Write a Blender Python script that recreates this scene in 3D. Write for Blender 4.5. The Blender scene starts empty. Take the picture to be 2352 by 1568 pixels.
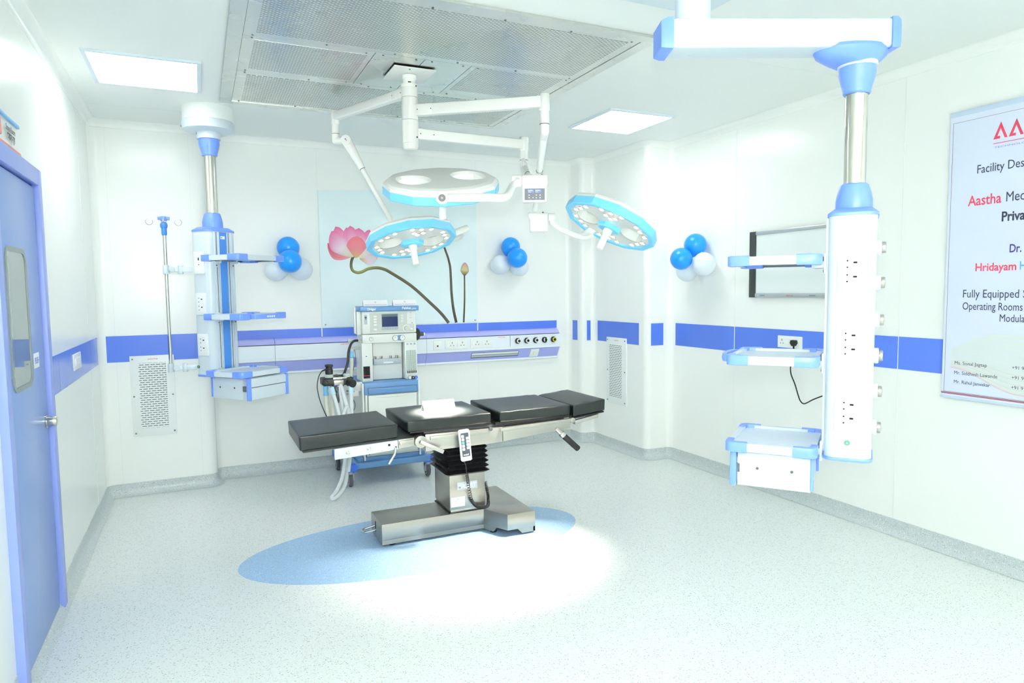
import bpy, bmesh, math, random
from mathutils import Vector, Matrix
random.seed(7)
SC = bpy.context.scene
COL = SC.collection
PI = math.pi

# ---------------------------------------------------------------- camera
YAW, PITCH, ROLL, HC = 0.432122, 0.0753865, -0.0118199, 1.68
fw = Vector((math.sin(YAW)*math.cos(PITCH), math.cos(YAW)*math.cos(PITCH), -math.sin(PITCH)))
rt0 = Vector((math.cos(YAW), -math.sin(YAW), 0)); up0 = rt0.cross(fw)
rt = rt0*math.cos(ROLL) + up0*math.sin(ROLL); up = -rt0*math.sin(ROLL) + up0*math.cos(ROLL)
cam = bpy.data.cameras.new('camera'); camo = bpy.data.objects.new('camera', cam); COL.objects.link(camo)
cam.sensor_width = 36.0; cam.lens = 1552.214/2352*36.0; cam.clip_start = 0.05; cam.clip_end = 60
mw = Matrix((rt, up, -fw)).transposed().to_4x4(); mw.translation = Vector((0, 0, HC))
camo.matrix_world = mw
SC.camera = camo

# ---------------------------------------------------------------- light and exposure
SC.view_settings.view_transform = 'Standard'; SC.view_settings.look = 'None'
SC.view_settings.gamma = 1.0; SC.view_settings.use_curve_mapping = False
SC.view_settings.exposure = 0.20
try:
    SC.cycles.use_denoising = True
    SC.cycles.max_bounces = 8; SC.cycles.diffuse_bounces = 7; SC.cycles.glossy_bounces = 5
    SC.cycles.transmission_bounces = 6; SC.cycles.sample_clamp_indirect = 6.0
    SC.cycles.use_adaptive_sampling = True; SC.cycles.adaptive_threshold = 0.06
    SC.cycles.caustics_reflective = False; SC.cycles.caustics_refractive = False
except Exception:
    pass
LED_STRENGTH = 9.5        # ceiling panels
FLASH_POWER = 170.0        # the photographer's flash above the camera
BOUNCE_POWER = 2300.0     # added fill spot thrown at the ceiling
SPOT_POWER = 700.0         # each lamp head
world = bpy.data.worlds.new('world'); SC.world = world; world.use_nodes = True
wb = world.node_tree.nodes['Background']; wb.inputs[0].default_value = (0.9, 1.0, 0.97, 1); wb.inputs[1].default_value = 0.05

def light(name, kind, loc, power, color=(1, 1, 1), size=0.1, aim=None, spot=None):
    d = bpy.data.lights.new(name, kind); d.energy = power; d.color = color
    o = bpy.data.objects.new(name, d); COL.objects.link(o); o.location = loc
    if kind in ('POINT', 'SPOT'): d.shadow_soft_size = size
    if kind == 'AREA': d.size = size
    if aim is not None:
        o.rotation_euler = (Vector(aim)-Vector(loc)).to_track_quat('-Z', 'Y').to_euler()
    if spot: d.spot_size = spot; d.spot_blend = 1.0
    return o
light('camera_flash', 'SPOT', Vector((0, 0, HC)) + up*0.17, FLASH_POWER, (1.0, 1.0, 1.0), 0.05,
      aim=Vector((0, 0, HC)) + fw*4 + up*0.1, spot=1.35)

# added fill: unseen spot thrown at the rear ceiling to even the light
light('bounce_fill', 'SPOT', Vector((0.15, -0.1, HC+0.2)), BOUNCE_POWER, (.985, .96, .985), 0.05, aim=(0.4, -1.2, 3.085), spot=1.9)

# ---------------------------------------------------------------- materials
def srgb(c):
    f = lambda u: u/12.92 if u <= 0.04045 else ((u+0.055)/1.055)**2.4
    return tuple(f(v/255.0) for v in c) + (1.0,)

def mat(name, c, rough=0.5, metal=0.0, spec=0.5, emit=0.0, noise=0.0, nscale=20.0, bump=0.0, bscale=200.0,
        trans=0.0, alpha=1.0, coat=0.0, ecol=None, stretch=None):
    m = bpy.data.materials.new(name); m.use_nodes = True
    nt = m.node_tree; b = nt.nodes['Principled BSDF']
    col = srgb(c)
    b.inputs['Base Color'].default_value = col
    b.inputs['Roughness'].default_value = rough
    b.inputs['Metallic'].default_value = metal
    b.inputs['Specular IOR Level'].default_value = spec
    b.inputs['Transmission Weight'].default_value = trans
    b.inputs['Alpha'].default_value = alpha
    b.inputs['Coat Weight'].default_value = coat
    b.inputs['Coat Roughness'].default_value = 0.08
    if emit:
        b.inputs['Emission Color'].default_value = srgb(ecol) if ecol else col
        b.inputs['Emission Strength'].default_value = emit
    tc = None
    if noise or bump or stretch:
        tc = nt.nodes.new('ShaderNodeTexCoord'); mp = nt.nodes.new('ShaderNodeMapping')
        nt.links.new(tc.outputs['Object'], mp.inputs['Vector'])
        if stretch: mp.inputs['Scale'].default_value = stretch
    if noise:
        n = nt.nodes.new('ShaderNodeTexNoise'); n.inputs['Scale'].default_value = nscale; n.inputs['Detail'].default_value = 4
        nt.links.new(mp.outputs['Vector'], n.inputs['Vector'])
        mr = nt.nodes.new('ShaderNodeMapRange'); mr.inputs['To Min'].default_value = max(rough-noise, 0.02); mr.inputs['To Max'].default_value = rough+noise
        nt.links.new(n.outputs['Fac'], mr.inputs['Value']); nt.links.new(mr.outputs['Result'], b.inputs['Roughness'])
    if bump:
        n = nt.nodes.new('ShaderNodeTexNoise'); n.inputs['Scale'].default_value = bscale; n.inputs['Detail'].default_value = 3
        nt.links.new(mp.outputs['Vector'], n.inputs['Vector'])
        bp = nt.nodes.new('ShaderNodeBump'); bp.inputs['Strength'].default_value = bump; bp.inputs['Distance'].default_value = 0.003
        nt.links.new(n.outputs['Fac'], bp.inputs['Height']); nt.links.new(bp.outputs['Normal'], b.inputs['Normal'])
    return m

M = {}
def D(key, *a, **k): M[key] = mat(key, *a, **k)
D('wall_paint', (246, 249, 245), 0.22, spec=0.45, noise=0.012, nscale=3)
D('wall_joint', (230, 238, 235), 0.5)
D('ceiling_paint', (242, 246, 242), 0.5, spec=0.3, noise=0.012, nscale=3)
D('stripe_blue', (84, 120, 216), 0.22, spec=0.5, noise=0.012)
D('door_blue', (132, 158, 214), 0.30, spec=0.5, noise=0.012)
D('door_frame_blue', (142, 160, 226), 0.35, noise=0.012)
D('door_gap_shade', (34, 62, 160), 0.5)
D('white_plastic', (240, 245, 242), 0.28, noise=0.012)
D('lamp_white', (244, 246, 241), 0.3, noise=0.012)
D('pendant_white', (214, 226, 233), 0.28, noise=0.012)
D('pendant_grey', (214, 226, 236), 0.35, noise=0.012)
D('accent_blue', (112, 150, 236), 0.3, noise=0.012)
D('accent_deep', (66, 134, 216), 0.35, noise=0.012)
D('steel_polished', (214, 214, 206), 0.14, metal=1.0, noise=0.012, nscale=30)
D('steel_brushed', (172, 169, 161), 0.32, metal=1.0, noise=0.07, nscale=10, stretch=(1, 60, 60))
D('steel_hood', (220, 223, 218), 0.28, metal=1.0, noise=0.08, nscale=4)
D('steel_satin', (192, 190, 183), 0.32, metal=0.9, noise=0.012)
D('alu', (205, 210, 210), 0.35, metal=0.8, noise=0.012)
D('screw_steel', (120, 122, 120), 0.3, metal=1.0, noise=0.012)
D('pad_black', (23, 30, 30), 0.36, spec=0.5, noise=0.012, nscale=14, bump=0.35, bscale=9)
D('rubber_black', (24, 25, 26), 0.5, noise=0.012)
D('bellows_black', (20, 20, 22), 0.42, noise=0.012)
D('dark_hole', (18, 20, 22), 0.8)
D('hole_grey', (104, 112, 112), 0.8)
D('shadow_grey', (96, 104, 108), 0.6)
D('lamp_blue', (124, 210, 250), 0.35, noise=0.012)
D('lamp_plate', (232, 233, 229), 0.3, metal=0.15, noise=0.012)
D('lens_glow', (255, 250, 238), 0.2, emit=6.0, ecol=(255, 246, 226))
D('lens_ring', (196, 182, 156), 0.25, metal=0.6, noise=0.012)
D('led_glow', (255, 255, 255), 0.4, emit=LED_STRENGTH, ecol=(253, 254, 252))
D('led_frame', (218, 232, 240), 0.4, noise=0.012)
D('console_white', (236, 245, 252), 0.25, noise=0.012)
D('console_violet', (166, 172, 236), 0.28, noise=0.012)
D('console_lilac', (184, 186, 248), 0.25, noise=0.012)
D('machine_cream', (232, 237, 231), 0.38, noise=0.012)
D('machine_grey', (205, 210, 202), 0.4, noise=0.012)
D('machine_blue', (98, 144, 194), 0.35, noise=0.012)
D('machine_blue_deep', (60, 110, 220), 0.35, noise=0.012)
D('screen_navy', (26, 40, 86), 0.12, noise=0.02)
D('screen_top', (92, 110, 112), 0.15, noise=0.02)
D('hose_clear', (236, 242, 244), 0.25, spec=0.5, alpha=0.88, noise=0.012)
D('hose_ivory', (238, 238, 222), 0.35, alpha=0.9, noise=0.012)
D('cuff_blue', (120, 186, 226), 0.3, noise=0.012)
D('cuff_pale', (196, 232, 246), 0.3, noise=0.012)
D('gauge_white', (244, 246, 244), 0.3, noise=0.012)
D('grey_dark', (84, 88, 90), 0.4, noise=0.012)
D('tube_glass', (206, 222, 214), 0.1, spec=0.6, noise=0.02)
D('balloon_blue', (24, 148, 244), 0.28, spec=0.5, noise=0.012)
D('balloon_white', (232, 242, 250), 0.3, spec=0.5, noise=0.012)
D('paper_white', (246, 247, 248), 0.6, noise=0.012)
D('ink_red', (206, 62, 88), 0.6, noise=0.012)
D('ink_dark', (52, 56, 78), 0.6, noise=0.012)
D('ink_navy', (66, 56, 128), 0.6, noise=0.012)
D('ink_blue', (118, 132, 220), 0.6, noise=0.012)
D('ink_sky', (84, 160, 236), 0.6, noise=0.012)
D('ink_grey', (150, 160, 170), 0.6, noise=0.012)
D('poster_film', (222, 230, 249), 0.3, noise=0.012)
D('poster_edge', (200, 218, 238), 0.3, noise=0.012)
D('poster_wave', (219, 229, 226), 0.4, noise=0.012)
D('poster_wave_red', (226, 205, 208), 0.4, noise=0.012)
D('line_brown', (120, 92, 84), 0.6, noise=0.012)
D('board_white', (232, 241, 240), 0.16, noise=0.012)
D('board_black', (52, 58, 58), 0.4, noise=0.012)
D('glass_tint', (230, 247, 249), 0.06, spec=0.5, noise=0.01)
D('stem_dark', (84, 74, 58), 0.3, noise=0.012)
D('stem_green', (150, 156, 76), 0.3, noise=0.012)
D('sign_orange', (232, 132, 108), 0.4, noise=0.012)
D('sign_blue', (112, 176, 226), 0.4, noise=0.012)
D('yellow_ring', (226, 214, 60), 0.35, noise=0.012)
D('green_ring', (70, 140, 110), 0.35, noise=0.012)
D('door_pane', (150, 162, 160), 0.03, metal=0.35, spec=0.8, noise=0.01)
D('gasket', (140, 152, 150), 0.35, noise=0.012)
D('key_blue', (96, 186, 240), 0.35, noise=0.012)
D('keypad', (66, 76, 84), 0.4, noise=0.012)
D('logo_teal', (96, 160, 150), 0.5, noise=0.012)
D('label_grey', (182, 192, 201), 0.4, noise=0.012)

try: M['lens_glow'].cycles.emission_sampling = 'NONE'      # tiny lenses: the lamp beams below carry their light
except Exception: pass

def nodes_of(name):
    m = M[name]; return m, m.node_tree, m.node_tree.nodes['Principled BSDF']

def math_node(nt, op, a, b=None, c=None):
    n = nt.nodes.new('ShaderNodeMath'); n.operation = op
    for i, v in enumerate((a, b, c)):
        if v is None: continue
        if isinstance(v, (int, float)): n.inputs[i].default_value = v
        else: nt.links.new(v, n.inputs[i])
    return n.outputs[0]

def slot_material(key, base, ax, ay, px, py, lx, ly, dark):
    """sheet metal punched with rows of staggered slots (ax, ay: axes the pattern runs along)"""
    src = M[base]; m = src.copy(); m.name = key; M[key] = m
    nt = m.node_tree; b = nt.nodes['Principled BSDF']
    tc = nt.nodes.new('ShaderNodeTexCoord'); sp = nt.nodes.new('ShaderNodeSeparateXYZ')
    nt.links.new(tc.outputs['Object'], sp.inputs[0])
    X = sp.outputs['XYZ'.index(ax)]; Y = sp.outputs['XYZ'.index(ay)]
    v = math_node(nt, 'DIVIDE', Y, py); row = math_node(nt, 'FLOOR', v)
    half = math_node(nt, 'MULTIPLY', math_node(nt, 'FLOORED_MODULO', row, 2.0), 0.5)
    u = math_node(nt, 'ADD', math_node(nt, 'DIVIDE', X, px), half)
    fu = math_node(nt, 'FRACT', u); fv = math_node(nt, 'FRACT', v)
    inside = math_node(nt, 'MULTIPLY', math_node(nt, 'LESS_THAN', fu, lx), math_node(nt, 'LESS_THAN', fv, ly))
    mx = nt.nodes.new('ShaderNodeMix'); mx.data_type = 'RGBA'
    nt.links.new(inside, mx.inputs['Factor'])
    mx.inputs['A'].default_value = b.inputs['Base Color'].default_value; mx.inputs['B'].default_value = srgb(dark)
    nt.links.new(mx.outputs['Result'], b.inputs['Base Color'])
    met = b.inputs['Metallic'].default_value
    nt.links.new(math_node(nt, 'MULTIPLY', math_node(nt, 'SUBTRACT', 1.0, inside), met), b.inputs['Metallic'])
    nt.links.new(math_node(nt, 'MULTIPLY', math_node(nt, 'SUBTRACT', 1.0, inside), 0.5), b.inputs['Specular IOR Level'])
slot_material('hood_slots', 'steel_hood', 'X', 'Y', 0.0335, 0.0125, 0.72, 0.42, (126, 132, 130))
slot_material('vent_slots', 'white_plastic', 'X', 'Z', 0.0415, 0.0185, 0.80, 0.34, (112, 120, 120))
slot_material('vent_slots_side', 'white_plastic', 'Y', 'Z', 0.0415, 0.0185, 0.80, 0.34, (112, 120, 120))

# floor vinyl: pale, flecked, with the blue oval inlaid around the operating table
def floor_material(key, base, oval):
    m = mat(key, base, 0.28, spec=0.4); M[key] = m
    nt = m.node_tree; b = nt.nodes['Principled BSDF']
    tc = nt.nodes.new('ShaderNodeTexCoord')
    basec = nt.nodes.new('ShaderNodeRGB'); basec.outputs[0].default_value = srgb(base)
    cur = basec.outputs[0]
    if oval:
        sp = nt.nodes.new('ShaderNodeSeparateXYZ'); nt.links.new(tc.outputs['Object'], sp.inputs[0])
        cx, cy, rx, ry = oval
        ex = math_node(nt, 'DIVIDE', math_node(nt, 'SUBTRACT', sp.outputs[0], cx), rx)
        ey = math_node(nt, 'DIVIDE', math_node(nt, 'SUBTRACT', sp.outputs[1], cy), ry)
        rr = math_node(nt, 'ADD', math_node(nt, 'MULTIPLY', ex, ex), math_node(nt, 'MULTIPLY', ey, ey))
        ins = math_node(nt, 'LESS_THAN', rr, 1.0)
        mx = nt.nodes.new('ShaderNodeMix'); mx.data_type = 'RGBA'
        nt.links.new(ins, mx.inputs['Factor']); nt.links.new(cur, mx.inputs['A']); mx.inputs['B'].default_value = srgb((158, 196, 232))
        cur = mx.outputs['Result']
    def flecks(cur, scale, thr, dark, amount, seed):
        vo = nt.nodes.new('ShaderNodeTexVoronoi'); vo.inputs['Scale'].default_value = scale
        mp = nt.nodes.new('ShaderNodeMapping'); mp.inputs['Location'].default_value = (seed, seed*2, 0); mp.inputs['Rotation'].default_value = (0, 0, seed)
        mp.inputs['Scale'].default_value = (1, 1.5, 1)
        nt.links.new(tc.outputs['Object'], mp.inputs[0]); nt.links.new(mp.outputs[0], vo.inputs['Vector'])
        wn = nt.nodes.new('ShaderNodeTexWhiteNoise'); nt.links.new(vo.outputs['Position'], wn.inputs['Vector'])
        pick = math_node(nt, 'LESS_THAN', wn.outputs['Value'], amount)
        near = math_node(nt, 'LESS_THAN', vo.outputs['Distance'], thr)
        f = math_node(nt, 'MULTIPLY', math_node(nt, 'MULTIPLY', pick, near), 0.75)
        mx = nt.nodes.new('ShaderNodeMix'); mx.data_type = 'RGBA'
        nt.links.new(f, mx.inputs['Factor']); nt.links.new(cur, mx.inputs['A']); mx.inputs['B'].default_value = srgb(dark)
        return mx.outputs['Result']
    cur = flecks(cur, 95.0, 0.30, (120, 128, 134), 0.22, 0.3)
    cur = flecks(cur, 140.0, 0.36, (186, 170, 168), 0.20, 1.7)
    cur = flecks(cur, 120.0, 0.34, (246, 250, 250), 0.25, 2.9)
    nt.links.new(cur, b.inputs['Base Color'])
floor_material('floor_vinyl', (229, 235, 232), (1.305, 4.33, 1.160, 0.545))
floor_material('skirting_vinyl', (198, 207, 208), None)

# ink whose colour is stored per vertex (the printed flower)
m = mat('print_ink', (255, 255, 255), 0.08); M['print_ink'] = m
an = m.node_tree.nodes.new('ShaderNodeVertexColor'); an.layer_name = 'ink'
m.node_tree.links.new(an.outputs['Color'], m.node_tree.nodes['Principled BSDF'].inputs['Base Color'])

# ---------------------------------------------------------------- mesh helpers
class MB:
    """collects shapes (world coordinates) and links them as ONE mesh object"""
    def __init__(s, T=None):
        s.v = []; s.f = []; s.mi = []; s.mats = []; s.T = T or Matrix.Identity(4); s.cols = None
    def slot(s, m):
        if m not in s.mats: s.mats.append(m)
        return s.mats.index(m)
    def add(s, vs, fs, m, X=None):
        T = s.T @ X if X is not None else s.T
        n = len(s.v); k = s.slot(m)
        s.v += [T @ Vector(p) for p in vs]
        s.f += [tuple(i+n for i in f) for f in fs]; s.mi += [k]*len(fs)
        return s
    def bm(s, b, m, X=None):
        b.verts.ensure_lookup_table()
        for i, v in enumerate(b.verts): v.index = i
        s.add([v.co for v in b.verts], [[v.index for v in f.verts] for f in b.faces], m, X); b.free(); return s
    def box(s, lo, hi, m, bev=0.0, seg=2, X=None):
        lo = Vector(lo); hi = Vector(hi); b = bmesh.new()
        bmesh.ops.create_cube(b, size=1.0)
        c = (lo+hi)/2; d = hi-lo
        for v in b.verts: v.co = Vector((c[i] + v.co[i]*d[i] for i in range(3)))
        if bev > 0:
            bmesh.ops.bevel(b, geom=b.edges[:], offset=min(bev, min(abs(x) for x in d)*0.49), segments=seg, profile=0.5, affect='EDGES')
        return s.bm(b, m, X)
    def prism(s, poly, z0, z1, m, X=None, bev=0.0, seg=2):
        b = bmesh.new()
        lo = [b.verts.new((p[0], p[1], z0)) for p in poly]
        hi = [b.verts.new((p[0], p[1], z1)) for p in poly]
        n = len(poly)
        b.faces.new(lo[::-1]); b.faces.new(hi)
        for i in range(n): b.faces.new((lo[i], lo[(i+1) % n], hi[(i+1) % n], hi[i]))
        bmesh.ops.recalc_face_normals(b, faces=b.faces[:])
        if bev > 0:
            es = [e for e in b.edges if abs(e.verts[0].co.z - e.verts[1].co.z) < 1e-7]
            bmesh.ops.bevel(b, geom=es, offset=bev, segments=seg, profile=0.5, affect='EDGES')
        return s.bm(b, m, X)
    def loft(s, rings, m, X=None, cap=True, closed=True):
        n = len(rings[0]); vs = [p for r in rings for p in r]; fs = []
        for k in range(len(rings)-1):
            for i in range(n if closed else n-1):
                j = (i+1) % n
                fs.append((k*n+i, k*n+j, (k+1)*n+j, (k+1)*n+i))
        if cap and closed:
            fs.append(tuple(range(n))[::-1]); fs.append(tuple((len(rings)-1)*n + i for i in range(n)))
        return s.add(vs, fs, m, X)
    def lathe(s, prof, m, X=None, seg=32, cap=True):
        rings = [[(r*math.cos(2*PI*i/seg), r*math.sin(2*PI*i/seg), z) for i in range(seg)] for r, z in prof]
        return s.loft(rings, m, X, cap)
    def cyl(s, p0, p1, r0, m, r1=None, seg=24, cap=True, bev=0.0):
        p0 = Vector(p0); p1 = Vector(p1); d = p1-p0; L = d.length
        X = d.to_track_quat('Z', 'Y').to_matrix().to_4x4(); X.translation = p0
        r1 = r0 if r1 is None else r1
        if bev > 0:
            pr = [(max(r0-bev, 1e-4), 0), (r0-bev*0.3, bev*0.3), (r0, bev), (r1, L-bev), (r1-bev*0.3, L-bev*0.3), (max(r1-bev, 1e-4), L)]
        else: pr = [(r0, 0), (r1, L)]
        return s.lathe(pr, m, X, seg, cap)
    def tube(s, pts, r, m, seg=10, closed=False, smooth=0):
        P = [Vector(p) for p in pts]
        if smooth: P = spline(P, smooth, closed)
        n = len(P); rings = []; prev = None
        for i in range(n):
            a = P[i-1] if (i > 0 or closed) else P[i]; c = P[(i+1) % n] if (i < n-1 or closed) else P[i]
            t = (c-a).normalized()
            if prev is None:
                u = t.orthogonal().normalized()
            else:
                u = (prev - t*prev.dot(t))
                u = u.normalized() if u.length > 1e-6 else t.orthogonal().normalized()
            prev = u; w = t.cross(u)
            rr = r[i] if isinstance(r, (list, tuple)) and len(r) == n else (r(i/(n-1)) if callable(r) else r)
            rings.append([P[i] + u*(rr*math.cos(2*PI*k/seg)) + w*(rr*math.sin(2*PI*k/seg)) for k in range(seg)])
        if closed: rings.append(rings[0])
        return s.loft(rings, m, None, not closed)
    def sphere(s, c, r, m, seg=24, squash=(1, 1, 1)):
        b = bmesh.new(); bmesh.ops.create_uvsphere(b, u_segments=seg, v_segments=seg//2, radius=1.0)
        for v in b.verts: v.co = Vector((c[0]+v.co.x*r*squash[0], c[1]+v.co.y*r*squash[1], c[2]+v.co.z*r*squash[2]))
        return s.bm(b, m)
    def text(s, txt, o, right, upv, h, m, w=None, bold=0.0, depth=0.0006, sx=1.0, shear=0.0):
        """lettering: lower left corner o, cap height h (or total size h x w)"""
        cu = bpy.data.curves.new('t', 'FONT'); cu.body = txt; cu.size = 1.0; cu.offset = bold; cu.extrude = 0.0; cu.resolution_u = 3; cu.shear = shear
        ob = bpy.data.objects.new('t', cu); COL.objects.link(ob)
        dg = bpy.context.evaluated_depsgraph_get(); me = bpy.data.meshes.new_from_object(ob.evaluated_get(dg))
        vs = [v.co.copy() for v in me.vertices]; fs = [tuple(p.vertices) for p in me.polygons]
        bpy.data.objects.remove(ob); bpy.data.curves.remove(cu); bpy.data.meshes.remove(me)
        if not vs: return s
        x0 = min(v.x for v in vs); x1 = max(v.x for v in vs); y1 = max(v.y for v in vs); y0 = min(v.y for v in vs)
        sc = h/0.73
        kx = (w/(x1-x0)) if w else sc*sx
        if w and h is None: sc = kx
        o = Vector(o); right = Vector(right).normalized(); upv = Vector(upv).normalized(); nn = right.cross(upv)
        pts = [o + right*((v.x-x0)*kx) + upv*(v.y*sc) + nn*depth for v in vs]
        return s.add(pts, fs, m)
    def build(s, name, parent=None, angle=35, kind=None, col=None):
        me = bpy.data.meshes.new(name)
        base = Vector((0, 0, 0))
        me.from_pydata([tuple(p) for p in s.v], [], s.f); me.update()
        for k in s.mats: me.materials.append(M[k])
        for p, i in zip(me.polygons, s.mi): p.material_index = i
        b = bmesh.new(); b.from_mesh(me); bmesh.ops.recalc_face_normals(b, faces=b.faces[:]) if not s.cols and not getattr(s, 'keep', False) else None
        b.to_mesh(me); b.free()
        if s.cols:
            at = me.color_attributes.new('ink', 'FLOAT_COLOR', 'POINT')
            for i, c in enumerate(s.cols): at.data[i].color = srgb(c)
        me.shade_smooth(); me.set_sharp_from_angle(angle=math.radians(angle))
        o = bpy.data.objects.new(name, me); COL.objects.link(o)
        if parent is not None:
            o.parent = parent; o.matrix_parent_inverse = parent_inv(parent)
        if kind: o['kind'] = kind
        return o

ROOT_LOC = {}
def parent_inv(p):
    return Matrix.Translation(-ROOT_LOC[p.name]) if p.name in ROOT_LOC else Matrix.Identity(4)

def spline(P, k, closed=False):
    out = []; n = len(P)
    rng = range(n if closed else n-1)
    for i in rng:
        p0 = P[(i-1) % n] if (i > 0 or closed) else P[0]*2-P[1]
        p1 = P[i]; p2 = P[(i+1) % n]
        p3 = P[(i+2) % n] if (i+2 < n or closed) else P[n-1]*2-P[n-2]
        for j in range(k):
            t = j/k
            out.append(0.5*((2*p1) + (p2-p0)*t + (2*p0-5*p1+4*p2-p3)*t*t + (3*p1-p0-3*p2+p3)*t**3))
    if not closed: out.append(P[-1])
    return out

def thing(name, label, cat, loc, group=None):
    o = bpy.data.objects.new(name, None); COL.objects.link(o)
    o.location = loc; o.empty_display_size = 0.1
    o['label'] = label; o['category'] = cat
    if group: o['group'] = group
    ROOT_LOC[o.name] = Vector(loc)
    return o

def tag(o, label, cat, group=None):
    o['label'] = label; o['category'] = cat
    if group: o['group'] = group
    # origin at the middle of the base
    me = o.data; xs = [v.co for v in me.vertices]
    c = Vector(((min(v.x for v in xs)+max(v.x for v in xs))/2, (min(v.y for v in xs)+max(v.y for v in xs))/2, min(v.z for v in xs)))
    me.transform(Matrix.Translation(-c)); o.location = c
    for ch in o.children: ch.matrix_parent_inverse = Matrix.Translation(-c)
    ROOT_LOC[o.name] = c
    return o

def rrect(x0, y0, x1, y1, r, seg=5):
    out = []
    for cx, cy, a0 in ((x1-r, y0+r, -PI/2), (x1-r, y1-r, 0), (x0+r, y1-r, PI/2), (x0+r, y0+r, PI)):
        for k in range(seg+1):
            a = a0 + k*PI/2/seg; out.append((cx+r*math.cos(a), cy+r*math.sin(a)))
    return out

def frame_from(o, x, y, z):
    m = Matrix((Vector(x), Vector(y), Vector(z))).transposed().to_4x4(); m.translation = Vector(o); return m

def screw(mb, p, nrm, r=0.006, m='screw_steel'):
    p = Vector(p); nrm = Vector(nrm).normalized(); mb.cyl(p, p+nrm*r*0.5, r, m, seg=10)

# ================================================================ the room
XL, XR, YB, YL, ZC, YF = -0.756, 4.222, 6.617, 6.412, 3.085, -1.5
XA, YA, XB, YBB = 3.768, 6.362, 3.930, 5.402
ZT, ZB = 1.343, 1.126            # the blue band
CORN = [((XL, YF), 0), ((XL, YL), .065), ((.087, YL), .07), ((.087, YB), .05), ((XA, YB), .06),
        ((XA, YA), .06), ((XB, YA), .045), ((XB, YBB), .062), ((XR, YBB), .062), ((XR, YF), 0)]
def rounded_path():
    """points with their inward normal; walking with the room on the right hand side"""
    out = []
    n = len(CORN)
    for i, (p, r) in enumerate(CORN):
        p = Vector(p)
        if r == 0:
            q = Vector(CORN[1][0]) if i == 0 else Vector(CORN[n-2][0])
            d = (q-p).normalized() if i == 0 else (p-q).normalized()
            out.append((p, Vector((d.y, -d.x)), i)); continue
        a = (p-Vector(CORN[i-1][0])).normalized(); b = (Vector(CORN[i+1][0])-p).normalized()
        na = Vector((a.y, -a.x)); nb = Vector((b.y, -b.x))
        conc = (a.x*b.y - a.y*b.x) < 0
        sgn = 1 if conc else -1
        c = p - a*r + na*r*sgn
        for k in range(9):
            t = k/8
            nn = (na*math.cos(t*PI/2) + nb*math.sin(t*PI/2)).normalized()
            out.append((c - nn*r*sgn, nn, i))
    return out
PATH = rounded_path()
def path_part(i0, i1, k0=0, k1=8):
    """from the k0-th point of corner i0 to the k1-th point of corner i1"""
    idx = []
    for i in range(i0, i1+1):
        js = [j for j, q in enumerate(PATH) if q[2] == i]
        if len(js) == 9:
            if i == i0: js = js[k0:]
            if i == i1: js = js[:k1+1]
        idx += js
    return [PATH[j] for j in idx]
def sweep(mb, pts, prof, m):
    """prof: list of (distance into the room, z)"""
    vs = []; fs = []
    for p, nn, _ in pts:
        for d, z in prof:
            q = p + nn*d; vs.append((q.x, q.y, z))
    k = len(prof)
    for a in range(len(pts)-1):
        for j in range(k-1):
            fs.append((a*k+j, (a+1)*k+j, (a+1)*k+j+1, a*k+j+1))
    mb.add(vs, fs, m)
SEG = {'left': path_part(0, 1, 0, 4), 'back': path_part(1, 4, 4, 4), 'right': path_part(4, 9, 4, 8)}
SKIRT = [(0.0, .104), (.004, .102), (.004, .062), (.007, .042), (.016, .022), (.032, .008), (.055, .0015)]
COVE = [(0, ZC-.062), (.003, ZC-.060)] + [(.06-.06*math.cos(a*PI/16)+.001, ZC-.06+.06*math.sin(a*PI/16)) for a in range(1, 9)]
wall_obs = {}
for nm, pts in SEG.items():
    w = MB(); sweep(w, pts, [(0, 0), (0, ZC)], 'wall_paint')
    # thin joints between the wall panels
    def joint(x, y, z0, z1, along):
        if along == 'x': w.box((x-.0015, y-.001, z0), (x+.0015, y+.002, z1), 'wall_joint')
        else: w.box((x-.002 if x > 2 else x-.001, y-.0015, z0), (x+.001 if x > 2 else x+.002, y+.0015, z1), 'wall_joint')
    if nm == 'left':
        for y in (5.86,): joint(XL, y, .104, ZC-.062, 'y')
    if nm == 'back':
        for x in (1.052, 2.655): joint(x, YB, .104, ZC-.062, 'x')
        for x in (-.64, -.03): joint(x, YL, .104, ZC-.062, 'x')
    if nm == 'right':
        for y in (4.523, 3.0, 1.6, .2): joint(XR, y, .104, ZC-.062, 'y')
    wall_obs[nm] = w.build('wall_'+nm, kind='structure', angle=40)
    b = MB(); sweep(b, pts, SKIRT, 'skirting_vinyl'); b.build('baseboard_'+nm, kind='structure', angle=60)
w = MB(); w.box((XL-.05, YF-.05, 0), (XR+.05, YF, ZC), 'wall_paint'); w.build('wall_front', kind='structure')
f = MB(); f.box((XL-.05, YF-.05, -.05), (XR+.05, YB+.05, 0), 'floor_vinyl'); f.build('floor', kind='structure')
c = MB(); c.box((XL-.05, YF-.05, ZC), (XR+.05, YB+.05, ZC+.05), 'ceiling_paint')
for y in (3.3, 5.9): c.box((XL, y-.0015, ZC-.0008), (.15, y+.0015, ZC+.001), 'wall_joint'); c.box((2.45, y-.0015, ZC-.0008), (XR, y+.0015, ZC+.001), 'wall_joint')
c.build('ceiling', kind='structure')
t = MB()
for pts in SEG.values(): sweep(t, pts, COVE, 'wall_paint')
t.build('trim_1', kind='structure', angle=60)
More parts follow.
